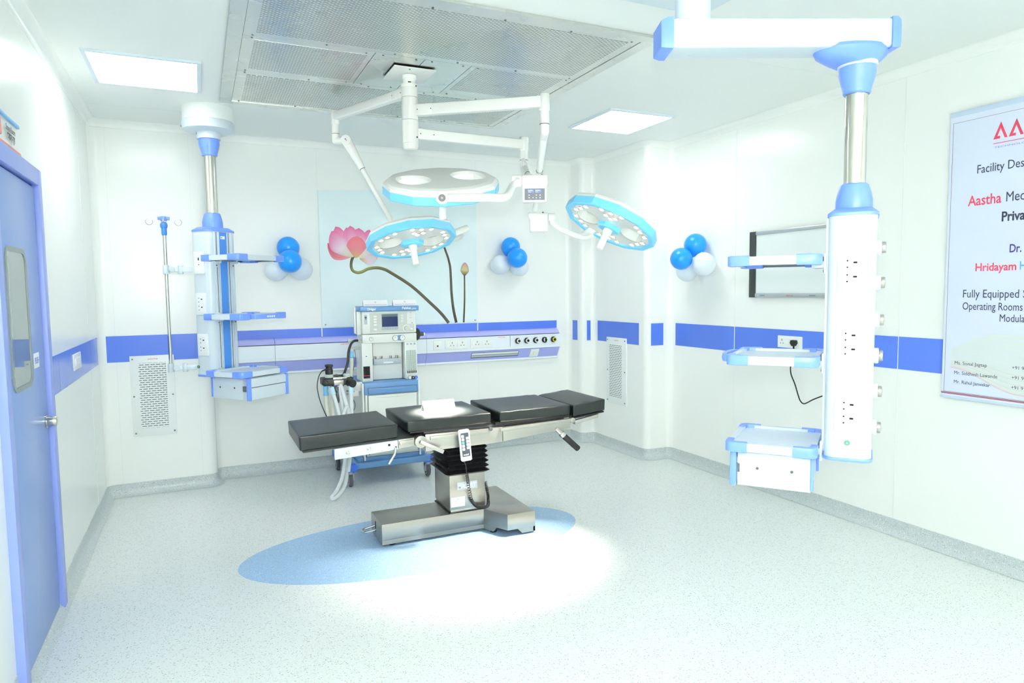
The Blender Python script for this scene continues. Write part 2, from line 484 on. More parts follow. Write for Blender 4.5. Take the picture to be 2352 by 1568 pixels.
# the blue band, panel by panel
bd = 0.0025
t = MB()
for y0, y1 in ((4.30, 4.643), (4.647, 5.858), (5.862, 6.27)): t.box((XL-.001, y0, ZB), (XL+bd, y1, ZT), 'stripe_blue')
t.build('trim_2', kind='structure')
t = MB()
for x0, x1, y in ((-.714, .0, YL), (.16, 1.046, YB), (1.058, 2.649, YB), (2.661, 3.60, YB)): t.box((x0, y-bd, ZB), (x1, y+.001, ZT), 'stripe_blue')
for x0, x1 in ((.16, 1.046), (1.058, 2.649), (2.661, 3.60)): t.box((x0, YB-.004, ZT), (x1, YB+.001, ZT+.006), 'white_plastic')
t.build('trim_3', kind='structure')
t = MB()
for x, y0, y1 in ((XA, 6.445, 6.548), (XB, 5.525, 6.285), (XR, 4.529, 5.325), (XR, 3.004, 4.517), (XR, 1.604, 2.996), (XR, .204, 1.596)):
    t.box((x-bd, y0, ZB), (x+.001, y1, ZT), 'stripe_blue')
for x0, x1, y in ((3.838, 3.884, YA), (3.985, 4.130, YBB)): t.box((x0, y-bd, ZB), (x1, y+.001, ZT), 'stripe_blue')
t.build('trim_4', kind='structure')

# ---------------------------------------------------------------- door in the left wall
dy0, dy1, dz1 = 3.33, 4.285, 2.33
fr = MB()
fr.box((XL-.01, dy1-.075, 0.002), (XL+.034, dy1, dz1), 'door_frame_blue', .004)
fr.box((XL-.01, dy0, 0.002), (XL+.034, dy0+.075, dz1), 'door_frame_blue', .004)
fr.box((XL-.01, dy0+.07, dz1-.085), (XL+.0335, dy1-.07, dz1), 'door_frame_blue', .004)
fr.box((XL-.01, dy0+.05, .01), (XL+.003, dy1-.05, dz1-.05), 'door_gap_shade')  # deep blue backing paints the shadow line between frame and leaf
door = fr.build('door_1', kind='structure')
lf = MB(); lf.box((XL+.002, dy0+.085, .012), (XL+.013, dy1-.095, dz1-.097), 'door_blue', .003)
lf.build('door_leaf', door)
wy0, wy1, wz0, wz1 = 3.515, 3.905, 1.255, 1.90
XW = frame_from((XL, 0, 0), (0, 1, 0), (0, 0, 1), (1, 0, 0))
g = MB()
ro = rrect(wy0, wz0, wy1, wz1, .07); ri = rrect(wy0+.022, wz0+.022, wy1-.022, wz1-.022, .05)
g.loft([[(p[0], p[1], .012) for p in ro], [(p[0], p[1], .018) for p in ro], [(p[0], p[1], .018) for p in ri], [(p[0], p[1], .0145) for p in ri]], 'gasket', XW, cap=False)
g.build('window_gasket', door)
g = MB(); g.prism(ri, .011, .0147, 'door_pane', XW); g.build('window_pane', door)
hd = MB(); hd.cyl((XL+.012, 4.135, 1.035), (XL+.062, 4.135, 1.035), .026, 'steel_polished', bev=.003); hd.cyl((XL+.012, 4.135, 1.035), (XL+.018, 4.135, 1.035), .034, 'steel_polished')
hd.build('lock', door)
sg = MB(); sg.box((XL+.0125, 3.952, 1.327), (XL+.0145, 4.062, 1.400), 'paper_white')
sg.text('PUSH', (XL+.0145, 3.965, 1.348), (0, 1, 0), (0, 0, 1), .032, 'ink_blue', w=.084, bold=.02)
sg.build('push_sign', door)

# sign over the door
s = thing('door_sign', 'room name lettering between a blue bar and an orange bar over the blue door', 'sign', (XL, 3.55, 2.34))
b = MB(); b.box((XL-.001, 3.10, 2.474), (XL+.012, 3.976, 2.490), 'sign_blue', .003); b.build('bar', s)['label'] = 'blue upper bar'
b = MB(); b.box((XL-.001, 3.10, 2.343), (XL+.012, 3.974, 2.359), 'sign_orange', .003); b.build('bar', s)['label'] = 'orange lower bar'
b = MB()
b.text('Store Room', (XL+.002, 3.727, 2.425), (0, 1, 0), (0, 0, 1), .026, 'rubber_black', w=.172, bold=.03, depth=.006)
try:
    b.text('\u092d\u0902\u0921\u093e\u0930 \u0917\u0943\u0939', (XL+.002, 3.745, 2.388), (0, 1, 0), (0, 0, 1), .030, 'rubber_black', w=.142, bold=.03, depth=.006)
except Exception: pass
b.build('lettering', s)
b = MB(); b.box((XL-.001, 3.56, 2.382), (XL+.009, 3.648, 2.455), 'sign_orange', .004); b.build('pictogram', s)

# switch plate on the left wall
s = thing('switch_plate', 'white switch plate on the blue band between door and corner', 'light switch', (XL, 5.24, 1.2))
b = MB(); b.box((XL, 5.095, 1.196), (XL+.012, 5.385, 1.302), 'white_plastic', .005); b.build('plate', s)
for k in range(4):
    y = 5.165 + k*.05
    b = MB(); b.box((XL+.010, y-.021, 1.225), (XL+.016, y+.021, 1.274), 'gauge_white', .002); b.build('rocker', s)

# ---------------------------------------------------------------- ceiling: air diffuser and light panels
s = thing('ceiling_diffuser', 'large stainless steel air diffuser with perforated panels in the ceiling', 'air diffuser', (1.3, 4.31, ZC))
z0, z1 = ZC-.014, ZC+.002
hx0, hx1, hy0, hy1 = .196, 2.408, 3.185, 5.47
ix0, ix1, iy0, iy1 = .272, 2.334, 3.265, 5.40
b = MB()
for poly in ([(hx0, hy0), (hx1, hy0), (ix1, iy0), (ix0, iy0)], [(hx1, hy0), (hx1, hy1), (ix1, iy1), (ix1, iy0)],
             [(hx1, hy1), (hx0, hy1), (ix0, iy1), (ix1, iy1)], [(hx0, hy1), (hx0, hy0), (ix0, iy0), (ix0, iy1)]):
    b.prism(poly, z0, z1, 'steel_hood')
b.build('frame', s)
def hood_panel(x0, x1, y0, y1, perf):
    b = MB(); g = .002
    b.box((x0+g, y0+g, z0+.003), (x1-g, y1-g, z1), 'steel_hood', .001, 1)
    if perf:
        p = perf; b.box((p[0], p[1], z0+.002), (p[2], p[3], z1-.004), 'hood_slots')
    n = max(2, int((x1-x0)/.32))
    for i in range(n):
        for yy in (y0+.022, y1-.022):
            screw(b, (x0+.05+(x1-x0-.1)*i/(n-1), yy, z0+.003), (0, 0, -1), .006)
    b.build('panel', s)
hood_panel(ix0, ix1, iy0, 4.02, (.338, 3.302, 2.275, 3.955))
hood_panel(ix0, .998, 4.02, 4.662, (.338, 4.072, .962, 4.598))
hood_panel(.998, 1.30, 4.02, 4.662, None)
hood_panel(1.30, 1.602, 4.02, 4.662, None)
hood_panel(1.602, ix1, 4.02, 4.662, (1.638, 4.035, 2.258, 4.540))
hood_panel(ix0, ix1, 4.662, iy1, (.338, 4.725, 2.290, 5.358))

def ceiling_light(cx, cy, label):
    s = thing('ceiling_light', label, 'light panel', (cx, cy, ZC), 'ceiling light panels')
    w, h, e = .315, .338, .024
    b = MB(); ro = [(cx-w, cy-h), (cx+w, cy-h), (cx+w, cy+h), (cx-w, cy+h)]; ri = [(cx-w+e, cy-h+e), (cx+w-e, cy-h+e), (cx+w-e, cy+h-e), (cx-w+e, cy+h-e)]
    z = ZC-.012
    b.loft([[(*p, ZC) for p in ro], [(*p, z) for p in ro], [(*p, z-.002) for p in ri], [(*p, z+.004) for p in ri]], 'led_frame', cap=False)
    b.build('frame', s)
    b = MB(); b.box((cx-w+e, cy-h+e, z+.002), (cx+w-e, cy+h-e, ZC), 'led_glow'); b.build('diffuser', s)
ceiling_light(-.243, 4.948, 'glowing square light panel in the ceiling beside the steel diffuser, above the blue door side')
ceiling_light(3.282, 4.885, 'glowing square light panel in the ceiling over the whiteboard side')
for cx, cy, lb in ((-.243, -.55, 'glowing light panel in the rear ceiling on the door side, out of the picture'), (3.282, -.55, 'glowing light panel in the rear ceiling on the banner side, out of the picture')):
    ceiling_light(cx, cy, lb)

# ---------------------------------------------------------------- air grilles
def vent(cx, lo, hi, perf, horizontal, label):
    s = thing('air_grille', label, 'vent', (cx[0], cx[1], lo[2]), 'perforated return air grilles')
    b = MB(); b.box(lo, hi, 'white_plastic', .002)
    if horizontal:
        b.text('AASTHA', (perf[0]+.07, lo[1]-.0005, hi[2]-.035), (1, 0, 0), (0, 0, 1), .012, 'ink_red', sx=1.25)
    else:
        b.text('AASTHA', (lo[0]-.0005, perf[4]-.09, hi[2]-.035), (0, -1, 0), (0, 0, 1), .012, 'ink_red', sx=1.25)
    b.build('plate', s)
    b = MB(); b.box((perf[0], perf[1], perf[2]), (perf[3], perf[4], perf[5]), 'vent_slots' if horizontal else 'vent_slots_side'); b.build('slots', s)
    for f1 in (.04, .5, .96):
        for f2 in (.06, .94):
            b = MB(); z = lo[2] + (hi[2]-lo[2])*f1
            if horizontal: screw(b, (lo[0]+(hi[0]-lo[0])*f2, lo[1], z), (0, -1, 0), .007)
            else: screw(b, (lo[0], lo[1]+(hi[1]-lo[1])*f2, z), (-1, 0, 0), .007)
            b.build('screw', s)
vent((-.38, YL), (-.546, YL-.012, .494), (-.216, YL+.001, 1.172), (-.484, YL-.0135, .560, -.278, YL-.010, 1.112), True, 'perforated white air grille low on the wall behind the drip stand')
vent((XB, 5.91), (XB-.012, 5.729, .482), (XB+.001, 6.094, 1.178), (XB-.0135, 5.806, .556, XB-.010, 6.036, 1.104), False, 'perforated white air grille on the duct wall beyond the head end of the table')

# ================================================================ ceiling pendants
def pendant(label, ax, th, sside, zt, zb, shelves, cup_top, name='ceiling_pendant'):
    """local frame: +x = side carrying the shelves, y*sside > 0 = side with the sockets"""
    s = thing(name, label, 'medical pendant', (ax[0], ax[1], zb))
    T = Matrix.Translation((ax[0], ax[1], 0)) @ Matrix.Rotation(th, 4, 'Z')
    A, DD, HW = .118, .374, .232
    def nb(): return MB(T)
    # cabinet
    def arc(cx, cy, rx, ry, a0, a1, n=6): return [(cx+rx*math.cos(a0+(a1-a0)*k/n), cy+ry*math.sin(a0+(a1-a0)*k/n)) for k in range(n+1)]
    half = [(.094, .088)] + arc(.048, .088, .046, .046, 0, PI/2)[1:] + [(-.048, .134)] + arc(-.048, .088, .046, .046, PI/2, PI)[1:]
    sec = half + [(x, -y) for x, y in half[::-1]]
    b = nb(); b.prism(sec, zb+.014, zt-.002, 'pendant_white'); b.build('cabinet', s, angle=25)
    big = [(x*1.06, y*1.04) for x, y in sec]
    b = nb()
    b.loft([[(x, y, zt-.004) for x, y in big], [(x, y, zt+.008) for x, y in big], [(x*.75, y*.75, zt+.030) for x, y in big]], 'accent_blue'); b.build('top_cover', s)
    b = nb(); b.prism(big, zb, zb+.016, 'accent_blue', bev=.004); b.build('bottom_cover', s)
    # rail face
    b = nb(); b.box((.0935, -.034, zb+.03), (.0985, .034, zt-.008), 'accent_deep', .001, 1); b.build('centre_strip', s)
    for sg in (-1, 1):
        b = nb()
        b.box((.0935, sg*.040-.0025, zb+.03), (.104, sg*.040+.0025, zt-.008), 'pendant_grey')
        b.box((.0935, sg*.078-.004, zb+.03), (.104, sg*.078+.004, zt-.008), 'pendant_grey', .001, 1)
        b.box((.0935, sg*.057-.0025, zb+.03), (.0955, sg*.057+.0025, zt-.008), 'shadow_grey')
        b.build('equipment_rail', s)
    # column above
    b = nb(); b.lathe([(.074, zt+.028), (.074, zt+.070), (.068, zt+.100), (.057, zt+.136), (.050, zt+.142)], 'accent_blue'); b.build('lower_cup', s, angle=30)
    b = nb(); b.lathe([(.0445, zt+.03), (.0445, cup_top-.1)], 'steel_polished', seg=40); b.build('column_tube', s)
    b = nb(); b.lathe([(.052, cup_top-.128), (.056, cup_top-.122), (.056, cup_top-.112), (.066, cup_top-.075), (.074, cup_top-.045), (.074, cup_top)], 'accent_blue'); b.build('upper_cup', s, angle=30)
    # shelves
    for k, z in enumerate(shelves):
        b = nb(); h = .0185
        ro = rrect(A, -HW, A+DD, HW, .035); ri = rrect(A+.026, -HW+.026, A+DD-.026, HW-.026, .015)
        b.loft([[(*p, z-h) for p in ri], [(*p, z-h) for p in ro], [(*p, z+h) for p in ro], [(*p, z+h) for p in ri], [(*p, z+.006) for p in ri]], 'pendant_white', cap=False)
        sh = b.build('shelf', s)
        b = nb(); b.prism(ri, z-.008, z+.007, 'pendant_grey'); b.build('tray', sh)
        for cx, sx in ((A, -1), (A+DD, 1)):
            for sy in (-1, 1):
                # L-shaped guard wrapped round the corner
                b = nb(); e = .006; q = .036
                lim = lambda u, w: (cx + sx*(e-u), sy*(HW+e-w))
                out = []
                L = .098
                for k2 in range(6):
                    a = k2*PI/2/5; out.append((cx+sx*(e-q+q*math.sin(a)), sy*(HW+e-q+q*math.cos(a))))
                poly = [lim(L, 0)] + out + [lim(0, L), lim(.030, L), lim(.034, .04), lim(.04, .034), lim(L, .030)]
                b.prism(poly, z-.0235, z+.0235, 'accent_blue', bev=.005); b.build('corner_guard', sh)
        for sy in (-1, 1):
            b = nb(); b.box((.099, sy*.078-.014, z-.060), (.111, sy*.078+.014, z+.028), 'pendant_white', .004); b.box((.105, sy*.078-.006, z-.034), (.160, sy*.078+.006, z-.006), 'pendant_white', .004)
            screw(b, (.111, sy*.078, z-.048), (1, 0, 0), .006); b.build('bracket', sh)
        if k == 1:
            b = nb(); pts = [(A+DD+.004, -.135, z-.002), (A+DD+.030, -.115, z-.002), (A+DD+.040, -.06, z-.002), (A+DD+.042, 0, z-.002), (A+DD+.040, .06, z-.002), (A+DD+.030, .115, z-.002), (A+DD+.004, .135, z-.002)]
            ii = spline([Vector(p) for p in pts], 5)
            b.loft([[(p.x-.011, p.y, z-.016), (p.x+.008, p.y, z-.018), (p.x+.012, p.y, z), (p.x+.008, p.y, z+.018), (p.x-.011, p.y, z+.016)] for p in ii], 'accent_blue')
            hd = b.build('handle', sh, angle=50)
            for j in range(4):
                b = nb(); y = sside*(-.045+j*.021); b.cyl((A+DD+.048, y, z-.001), (A+DD+.0565, y, z-.001), .0075, 'gauge_white', seg=14); b.build('button', hd)
        if k == 2:
            pull = .045 if sside < 0 else .006
            zz0, zz1 = z-.185, z-.030
            b = nb(); w = .185
            b.box((A+.02, -w, zz0), (A+DD-.045, w, zz1), 'pendant_white', .002)
            for f_ in (.25, .72):
                for sy in (-1, 1): screw(b, (A+.02+(DD-.065)*f_, sy*w, zz0+.085), (0, sy, 0), .0065)
            dc = b.build('drawer_case', s)
            for sy in (-1, 1):
                b = nb(); b.box((A+.008, sy*w-.007, zz0+.008), (A+.022, sy*w+.007, zz1), 'accent_blue', .004); b.build('rear_edge', dc)
            b = nb(); x0 = A+DD-.045+pull
            b.box((x0-.10-pull, -w+.012, zz0+.012), (x0, w-.012, zz1-.03), 'pendant_grey')
            b.box((x0, -w, zz0), (x0+.018, w, zz1), 'pendant_white', .002)
            b.box((x0+.0175, -w+.01, zz1-.062), (x0+.022, w-.01, zz1-.006), 'pendant_white', .002)
            b.box((x0+.0178, -w+.01, zz1-.068), (x0+.0195, w-.01, zz1-.062), 'shadow_grey')
            dr = b.build('drawer', s)
            for sy in (-1, 1):
                b = nb(); b.box((x0-.002, sy*w-.013, zz0-.004), (x0+.026, sy*w+.013, zz1+.004), 'accent_blue', .005); b.build('front_edge', dr)
                b = nb(); b.box((x0-pull-.01, sy*(w-.006)-.006, zz0+.060), (x0+.002, sy*(w-.006)+.006, zz0+.100), 'shadow_grey'); b.build('slide', dr)
    # socket plates
    def plate(y0, z, kind):
        b = nb(); sy = 1 if sside > 0 else -1
        Xp = frame_from((0, sy*.134, z), (-sy, 0, 0), (0, 0, 1), (0, sy, 0))
        b.prism(rrect(-.054, -.083, .054, .083, .006), -.004, .010, 'white_plastic', Xp, bev=.003)
        b.prism(rrect(-.036, -.062, .036, .062, .004), .009, .0115, 'gauge_white', Xp)
        if kind == 'socket':
            for zz in (.030, -.030):
                for dx, dz, r in ((.016, .014, .0036), (.016, -.014, .0036), (-.014, .006, .0040)):
                    b.cyl(Xp @ Vector((-dx, zz+dz, .010)), Xp @ Vector((-dx, zz+dz, .0122)), r, 'dark_hole', seg=10)
                for e_ in (-.004, .004): b.cyl(Xp @ Vector((.014+e_, zz+.006, .010)), Xp @ Vector((.014+e_, zz+.006, .0122)), .0042, 'dark_hole', seg=10)
        else:
            b.box((-.006, .018, .010), (.006, .038, .0122), 'dark_hole', X=Xp); b.box((-.003, -.018, .010), (.004, -.010, .0122), 'dark_hole', X=Xp)
        b.build('socket_plate', s)
    return s, T, plate, nb

# left pendant
sL, TL, plL, nbL = pendant('three-shelf white and blue ceiling pendant with open drawer, left of the lotus panel', (.119, 5.723), math.radians(-50.0), -1, 2.155, 1.05, (1.943, 1.511, 1.090), 2.853)
for z, k in ((1.915, 'data'), (1.605, 'socket'), (1.295, 'socket')): plL(0, z, k)
b = nbL(); b.lathe([(.084, 2.850), (.084, 2.905)], 'pendant_white'); screw(b, (-.05, -.068, 2.89), (-.6, -.8, 0), .006); b.build('neck', sL)
b = nbL(); b.lathe([(.085, 2.900), (.150, 2.902), (.180, 2.915), (.186, 2.935), (.186, 2.972), (.181, 2.978)], 'pendant_white', seg=48); screw(b, (-.10, -.158, 2.93), (-.5, -.8, 0), .006); b.build('ceiling_ring', sL, angle=25)
b = nbL(); b.lathe([(.180, 2.974), (.180, ZC)], 'white_plastic', seg=48); b.build('ceiling_cover', sL, angle=25)
b = nbL(); b.box((.0985, -.020, 2.095), (.0992, .020, 2.118), 'paper_white'); b.box((.0992, -.016, 2.101), (.0995, -.004, 2.110), 'ink_grey'); b.build('sticker', sL)
b = nbL(); X0 = Vector((-.06, -.134, 1.125)); b.cyl(X0, X0+Vector((0, -.008, 0)), .011, 'green_ring', seg=16); b.cyl(X0, X0+Vector((0, -.010, 0)), .005, 'steel_satin', seg=12); b.build('earth_stud', sL)

# right pendant
sR, TR, plR, nbR = pendant('three-shelf white and blue pendant hanging from a boxed ceiling arm before the whiteboard', (2.631, 2.098), math.radians(127.47), 1, 1.985, .92, (1.797, 1.357, .963), 2.637)
for z in (1.745, 1.436, 1.137): plR(0, z, 'socket')
for z in (1.845, 1.695, 1.535, 1.380, 1.225, 1.067):
    b = nbR(); X0 = Vector((-.092, .055, z))
    b.cyl(X0, X0+Vector((-.020, 0, 0)), .034, 'pendant_white', bev=.005); b.cyl(X0+Vector((-.018, 0, 0)), X0+Vector((-.036, 0, 0)), .024, 'steel_satin', bev=.004)
    b.cyl(X0+Vector((-.030, 0, 0)), X0+Vector((-.0365, 0, 0)), .011, 'dark_hole'); b.build('gas_outlet', sR)
b = nbR(); X0 = Vector((0, .134, 1.005)); b.cyl(X0, X0+Vector((0, .008, 0)), .011, 'green_ring', seg=16); b.cyl(X0, X0+Vector((0, .010, 0)), .005, 'steel_satin', seg=12); b.build('earth_stud', sR)
ad = Vector((.917, -.399, 0)).normalized(); an_ = Vector((.399, .917, 0)).normalized()
XA_ = frame_from((2.631, 2.098, 0), ad, an_, (0, 0, 1))
def nbA(): return MB(XA_)
za0, za1 = 2.687, 2.807
b = nbA(); b.box((-.826, -.078, za0), (.110, .078, za1), 'pendant_white', .014, 3); b.build('ceiling_arm', sR, angle=40)
def cap_ring(u, k): return [(u, y*k, z) for y, z in [(-.080, za0-.004), (.080, za0-.004), (.083, za0+.02), (.083, za1-.02), (.080, za1+.003), (-.080, za1+.003), (-.083, za1-.02), (-.083, za0+.02)]]
b = nbA(); b.loft([cap_ring(-.822, 1), cap_ring(-.846, 1), [(-.872, y*.9, z+(.006 if z < 2.75 else -.012)) for _, y, z in cap_ring(0, 1)]], 'accent_blue'); b.build('end_cap', sR, angle=50)
b = nbA(); b.loft([cap_ring(.104, 1), cap_ring(.128, 1), [(.145, y*.9, z+(.006 if z < 2.75 else -.012)) for _, y, z in cap_ring(0, 1)]], 'accent_blue'); b.build('end_cap', sR, angle=50)
def ell(rx, ry, z, ox=0.0): return [(ox+rx*math.cos(2*PI*k/40), ry*math.sin(2*PI*k/40), z) for k in range(40)]
b = nbA(); b.loft([ell(.082, .076, 2.630, -.01), ell(.115, .088, 2.646, -.02), ell(.150, .100, 2.668, -.03), ell(.160, .104, 2.690, -.032), ell(.158, .095, 2.705, -.032)], 'accent_blue'); b.build('shroud', sR, angle=40)
b = nbA(); b.lathe([(.080, 2.622), (.080, 2.640)], 'white_plastic'); b.build('bearing_ring', sR)
b = nbA(); b.lathe([(.074, za1-.01), (.074, ZC)], 'pendant_white', X=Matrix.Translation((-.72, 0, 0)), seg=40); screw(b, (-.72, -.074, 2.90), (0, -1, 0), .007); b.build('ceiling_post', sR, angle=25)
b = MB(); b.prism(rrect(1.70, 2.14, 2.405, 2.84, .03), ZC-.014, ZC, 'led_frame', bev=.003); b.build('ceiling_plate', sR)

# drip stand clamped to the left pendant
s = thing('drip_stand', 'slim steel drip stand with a blue top and two hooks, clamped beside the left pendant', 'drip stand', (-.218, 5.78, 1.08))
px, py = -.218, 5.78
b = MB(); b.cyl((px, py, 1.085), (px, py, 2.16), .0125, 'steel_polished'); b.build('pole', s)
b = MB(); b.lathe([(.015, 2.125), (.019, 2.135), (.019, 2.178), (.025, 2.186), (.027, 2.205), (.020, 2.222), (.010, 2.226)], 'accent_deep', X=Matrix.Translation((px, py, 0))); b.build('socket_cup', s)
b = MB(); b.cyl((px, py, 2.236), (px, py, 2.268), .022, 'accent_blue', bev=.004); b.box((px-.042, py-.012, 2.240), (px+.042, py+.012, 2.266), 'accent_blue', .006); b.build('hook_hub', s)
for k in range(4):
    a = k*PI/2 if k % 2 == 0 else k*PI/2
    L = .098 if k % 2 == 0 else .055
    d = Vector((math.cos(a)*.97+.0, math.sin(a), 0)).normalized()
    pts = [Vector((px, py, 2.225)) + d*.012, Vector((px, py, 2.247)) + d*.030, Vector((px, py, 2.250)) + d*.06, Vector((px, py, 2.250)) + d*L]
    for j in range(1, 11):
        t = j/10*1.65*PI; pts.append(Vector((px, py, 2.226)) + d*(L + .024*math.sin(t)) + Vector((0, 0, .024*math.cos(t))))
    b = MB(); b.tube(pts, .0028, 'steel_polished', 8, smooth=2); b.build('hook', s)
for z in (1.868, 1.118):
    b = MB()
    b.cyl((px, py, z-.034), (px, py, z+.034), .022, 'pendant_white', bev=.003)
    b.box((px+.02, py-.020, z-.018), (px+.09, py-.004, z+.018), 'pendant_white', .005)
    b.cyl((px+.10, py-.015, z-.033), (px+.10, py-.015, z+.033), .020, 'pendant_white', bev=.004)
    b.box((px+.11, py-.035, z-.020), (-.035, py-.020, z+.020), 'pendant_white', .004)
    c = b.build('clamp', s)
    b = MB(); b.cyl((px+.022, py-.012, z), (px+.036, py-.050, z), .007, 'steel_satin'); b.cyl((px+.034, py-.046, z), (px+.044, py-.072, z), .022, 'pendant_white', bev=.006); b.build('knob', c)

# ================================================================ surgical light on the ceiling
s = thing('surgical_light', 'white three-armed ceiling surgical light with three blue-rimmed lamp heads over the table', 'surgical light', (1.28, 4.30, ZC))
px, py = 1.28, 4.30
b = MB(); b.box((px-.135, py-.145, ZC-.026), (px+.135, py+.145, ZC-.0185), 'lamp_white', .002); screw(b, (px-.03, py-.12, ZC-.026), (0, 0, -1), .006); b.build('mounting_plate', s)
b = MB(); Xp = Matrix.Translation((px, py, 0))
b.lathe([(.046, ZC-.03), (.046, ZC-.052), (.040, ZC-.053), (.040, ZC-.088)], 'lamp_white', Xp); b.box((px-.02, py-.043, ZC-.082), (px, py-.039, ZC-.076), 'dark_hole')
b.lathe([(.055, ZC-.086), (.055, ZC-.100), (.052, ZC-.104)], 'lamp_white', Xp); b.build('flange', s, angle=30)
b = MB(); r = .0525
for z0_, z1_ in ((ZC-.102, 2.918), (2.916, 2.776), (2.774, 2.630)): b.lathe([(r-.001, z0_), (r, z0_-.002), (r, z1_+.002), (r-.001, z1_)], 'lamp_white', Xp, seg=40)
b.lathe([(r-.001, 2.629), (r-.002, 2.610), (r-.010, 2.594), (.030, 2.586)], 'lamp_white', Xp, seg=40)
for z in (2.985, 2.82, 2.665): b.cyl((px+.030, py-.044, z), (px+.031, py-.046, z), .006, 'screw_steel', seg=10)
b.build('post', s, angle=25)
def arm(p0, p1, h, w, name='horizontal_arm'):
    p0 = Vector(p0); p1 = Vector(p1); d = (p1-p0); L = d.length; d.normalize(); n = Vector((0, 0, 1)).cross(d)
    X = frame_from(p0, d, n, (0, 0, 1)); b = MB(X)
    b.box((0, -w/2, -h/2), (L, w/2, h/2), 'lamp_white', .008, 3)
    b.box((.045, -w/2-.001, -h/2-.001), (.16, w/2+.001, h/2+.001), 'lamp_white', .008, 3)
    for u in (.06, .15):
        for sy in (-1, 1): b.cyl((u, sy*(w/2+.0005), 0), (u, sy*(w/2+.0015), 0), .004, 'screw_steel', seg=8)
    return b.build(name, s)
JA = Vector((.955, 5.10, 2.958)); JB = Vector((1.981, 3.779, 2.836)); JC = Vector((2.104, 4.327, 2.694))
arm((px, py, 2.958), JA, .060, .052); arm((px, py, 2.836), JB, .070, .056); arm((px, py, 2.694), JC, .066, .054)
def joint_tube(J, r, ztop, zmid, zbot):
    b = MB(); X = Matrix.Translation((J.x, J.y, 0))
    b.lathe([(r*.82, ztop+.004), (r*.95, ztop), (r, ztop-.006), (r, zmid), (r*.93, zmid-.004)], 'lamp_white', X, seg=32)
    b.lathe([(r*.86, zmid), (r*.86, zbot+.002)], 'lamp_white', X, seg=32)
    b.lathe([(r*.88, zbot+.002), (r*.88, zbot-.002)], 'shadow_grey', X, seg=32)
    return b.build('joint', s, angle=30)
joint_tube(JA, .030, 2.998, 2.905, 2.832); joint_tube(JB, .034, 2.882, 2.785, 2.700); joint_tube(JC, .032, 2.742, 2.652, 2.585)
def spring_arm(J, zj, start, end, r0, r1, split, off):
    """elbow below the joint, then a tapering spring arm to the lamp yoke"""
    start = Vector(start); end = Vector(end)
    b = MB(); X = Matrix.Translation((J.x, J.y, 0))
    b.lathe([(.0275, zj), (.0275, zj-.045)], 'lamp_white', X); b.sphere((J.x, J.y, zj-.045), .0275, 'lamp_white', 20)
    b.cyl((J.x, J.y, zj-.045), start, .027, 'lamp_white')
    b.build('elbow', s, angle=40)
    d = (end-start).normalized(); side = Vector(off).normalized(); side = (side - d*side.dot(d)).normalized(); oth = d.cross(side)
    mid = start + (end-start)*split
    b = MB(); rings = []
    def ring(c, a, bb): return [c + side*(a*math.cos(2*PI*k/20)) + oth*(bb*math.sin(2*PI*k/20)) for k in range(20)]
    st0 = start - d*.036
    for t, a, bb in ((0, .010, .018), (.02, .022, .033), (.06, .026, r0), (.12, .027, r0), (.9, .021, r0*.68), (1, .020, r0*.62)):
        rings.append(ring(st0+(mid-st0)*t, a, bb))
    b.loft(rings, 'lamp_white'); sp = b.build('spring_arm', s, angle=40)
    b = MB(); b.tube([mid-d*.01, end], r1, 'lamp_white', 18); b.cyl(mid-d*.002, mid+d*.002, r1+.003, 'shadow_grey', seg=18); b.build('lower_tube', s, angle=40)
    return start, side, sp
EA = Vector((1.025, 5.06, 2.783)); EB = Vector((2.015, 3.866, 2.630)); EC = Vector((2.120, 4.36, 2.535))
ya = (EA, Vector((1.345, 4.965, 2.155)))
st, sd, sp = spring_arm(JA, 2.830, EA, ya[1], .038, .0185, .32, (-.42, -.91, 0))
# maker's mark on the elbow disc
b = MB(); X = frame_from(EA + Vector((-.42, -.91, 0)).normalized()*.030, (.908, -.419, 0), (0, 0, 1), (-.419, -.908, 0))
b.cyl(X @ Vector((0, 0, -.006)), X @ Vector((0, 0, -.001)), .036, 'lamp_white', seg=28)
b.add([X @ Vector(p) for p in ((-.009, .008, 0), (.004, .008, 0), (.0, -.002, 0))], [(0, 1, 2)], 'ink_navy')
b.add([X @ Vector(p) for p in ((.0, -.003, 0), (.008, .002, 0), (.009, -.006, 0), (.003, -.009, 0))], [(0, 1, 2, 3)], 'sign_orange'); b.build('pivot_disc', s)
spring_arm(JB, 2.698, EB, (2.205, 4.36, 2.255), .036, .0200, .42, (.9, -.42, 0))
spring_arm(JC, 2.583, EC, (1.885, 3.74, 2.325), .034, .0185, .42, (.9, -.42, 0))
b = MB(); hk = [Vector((2.085, 4.30, 2.540)), Vector((2.03, 4.20, 2.560)), Vector((1.985, 4.08, 2.540)), Vector((1.970, 3.98, 2.470)), Vector((1.985, 3.95, 2.400))]
b.tube(hk, .006, 'lamp_white', 8, smooth=4); b.build('cable', s)

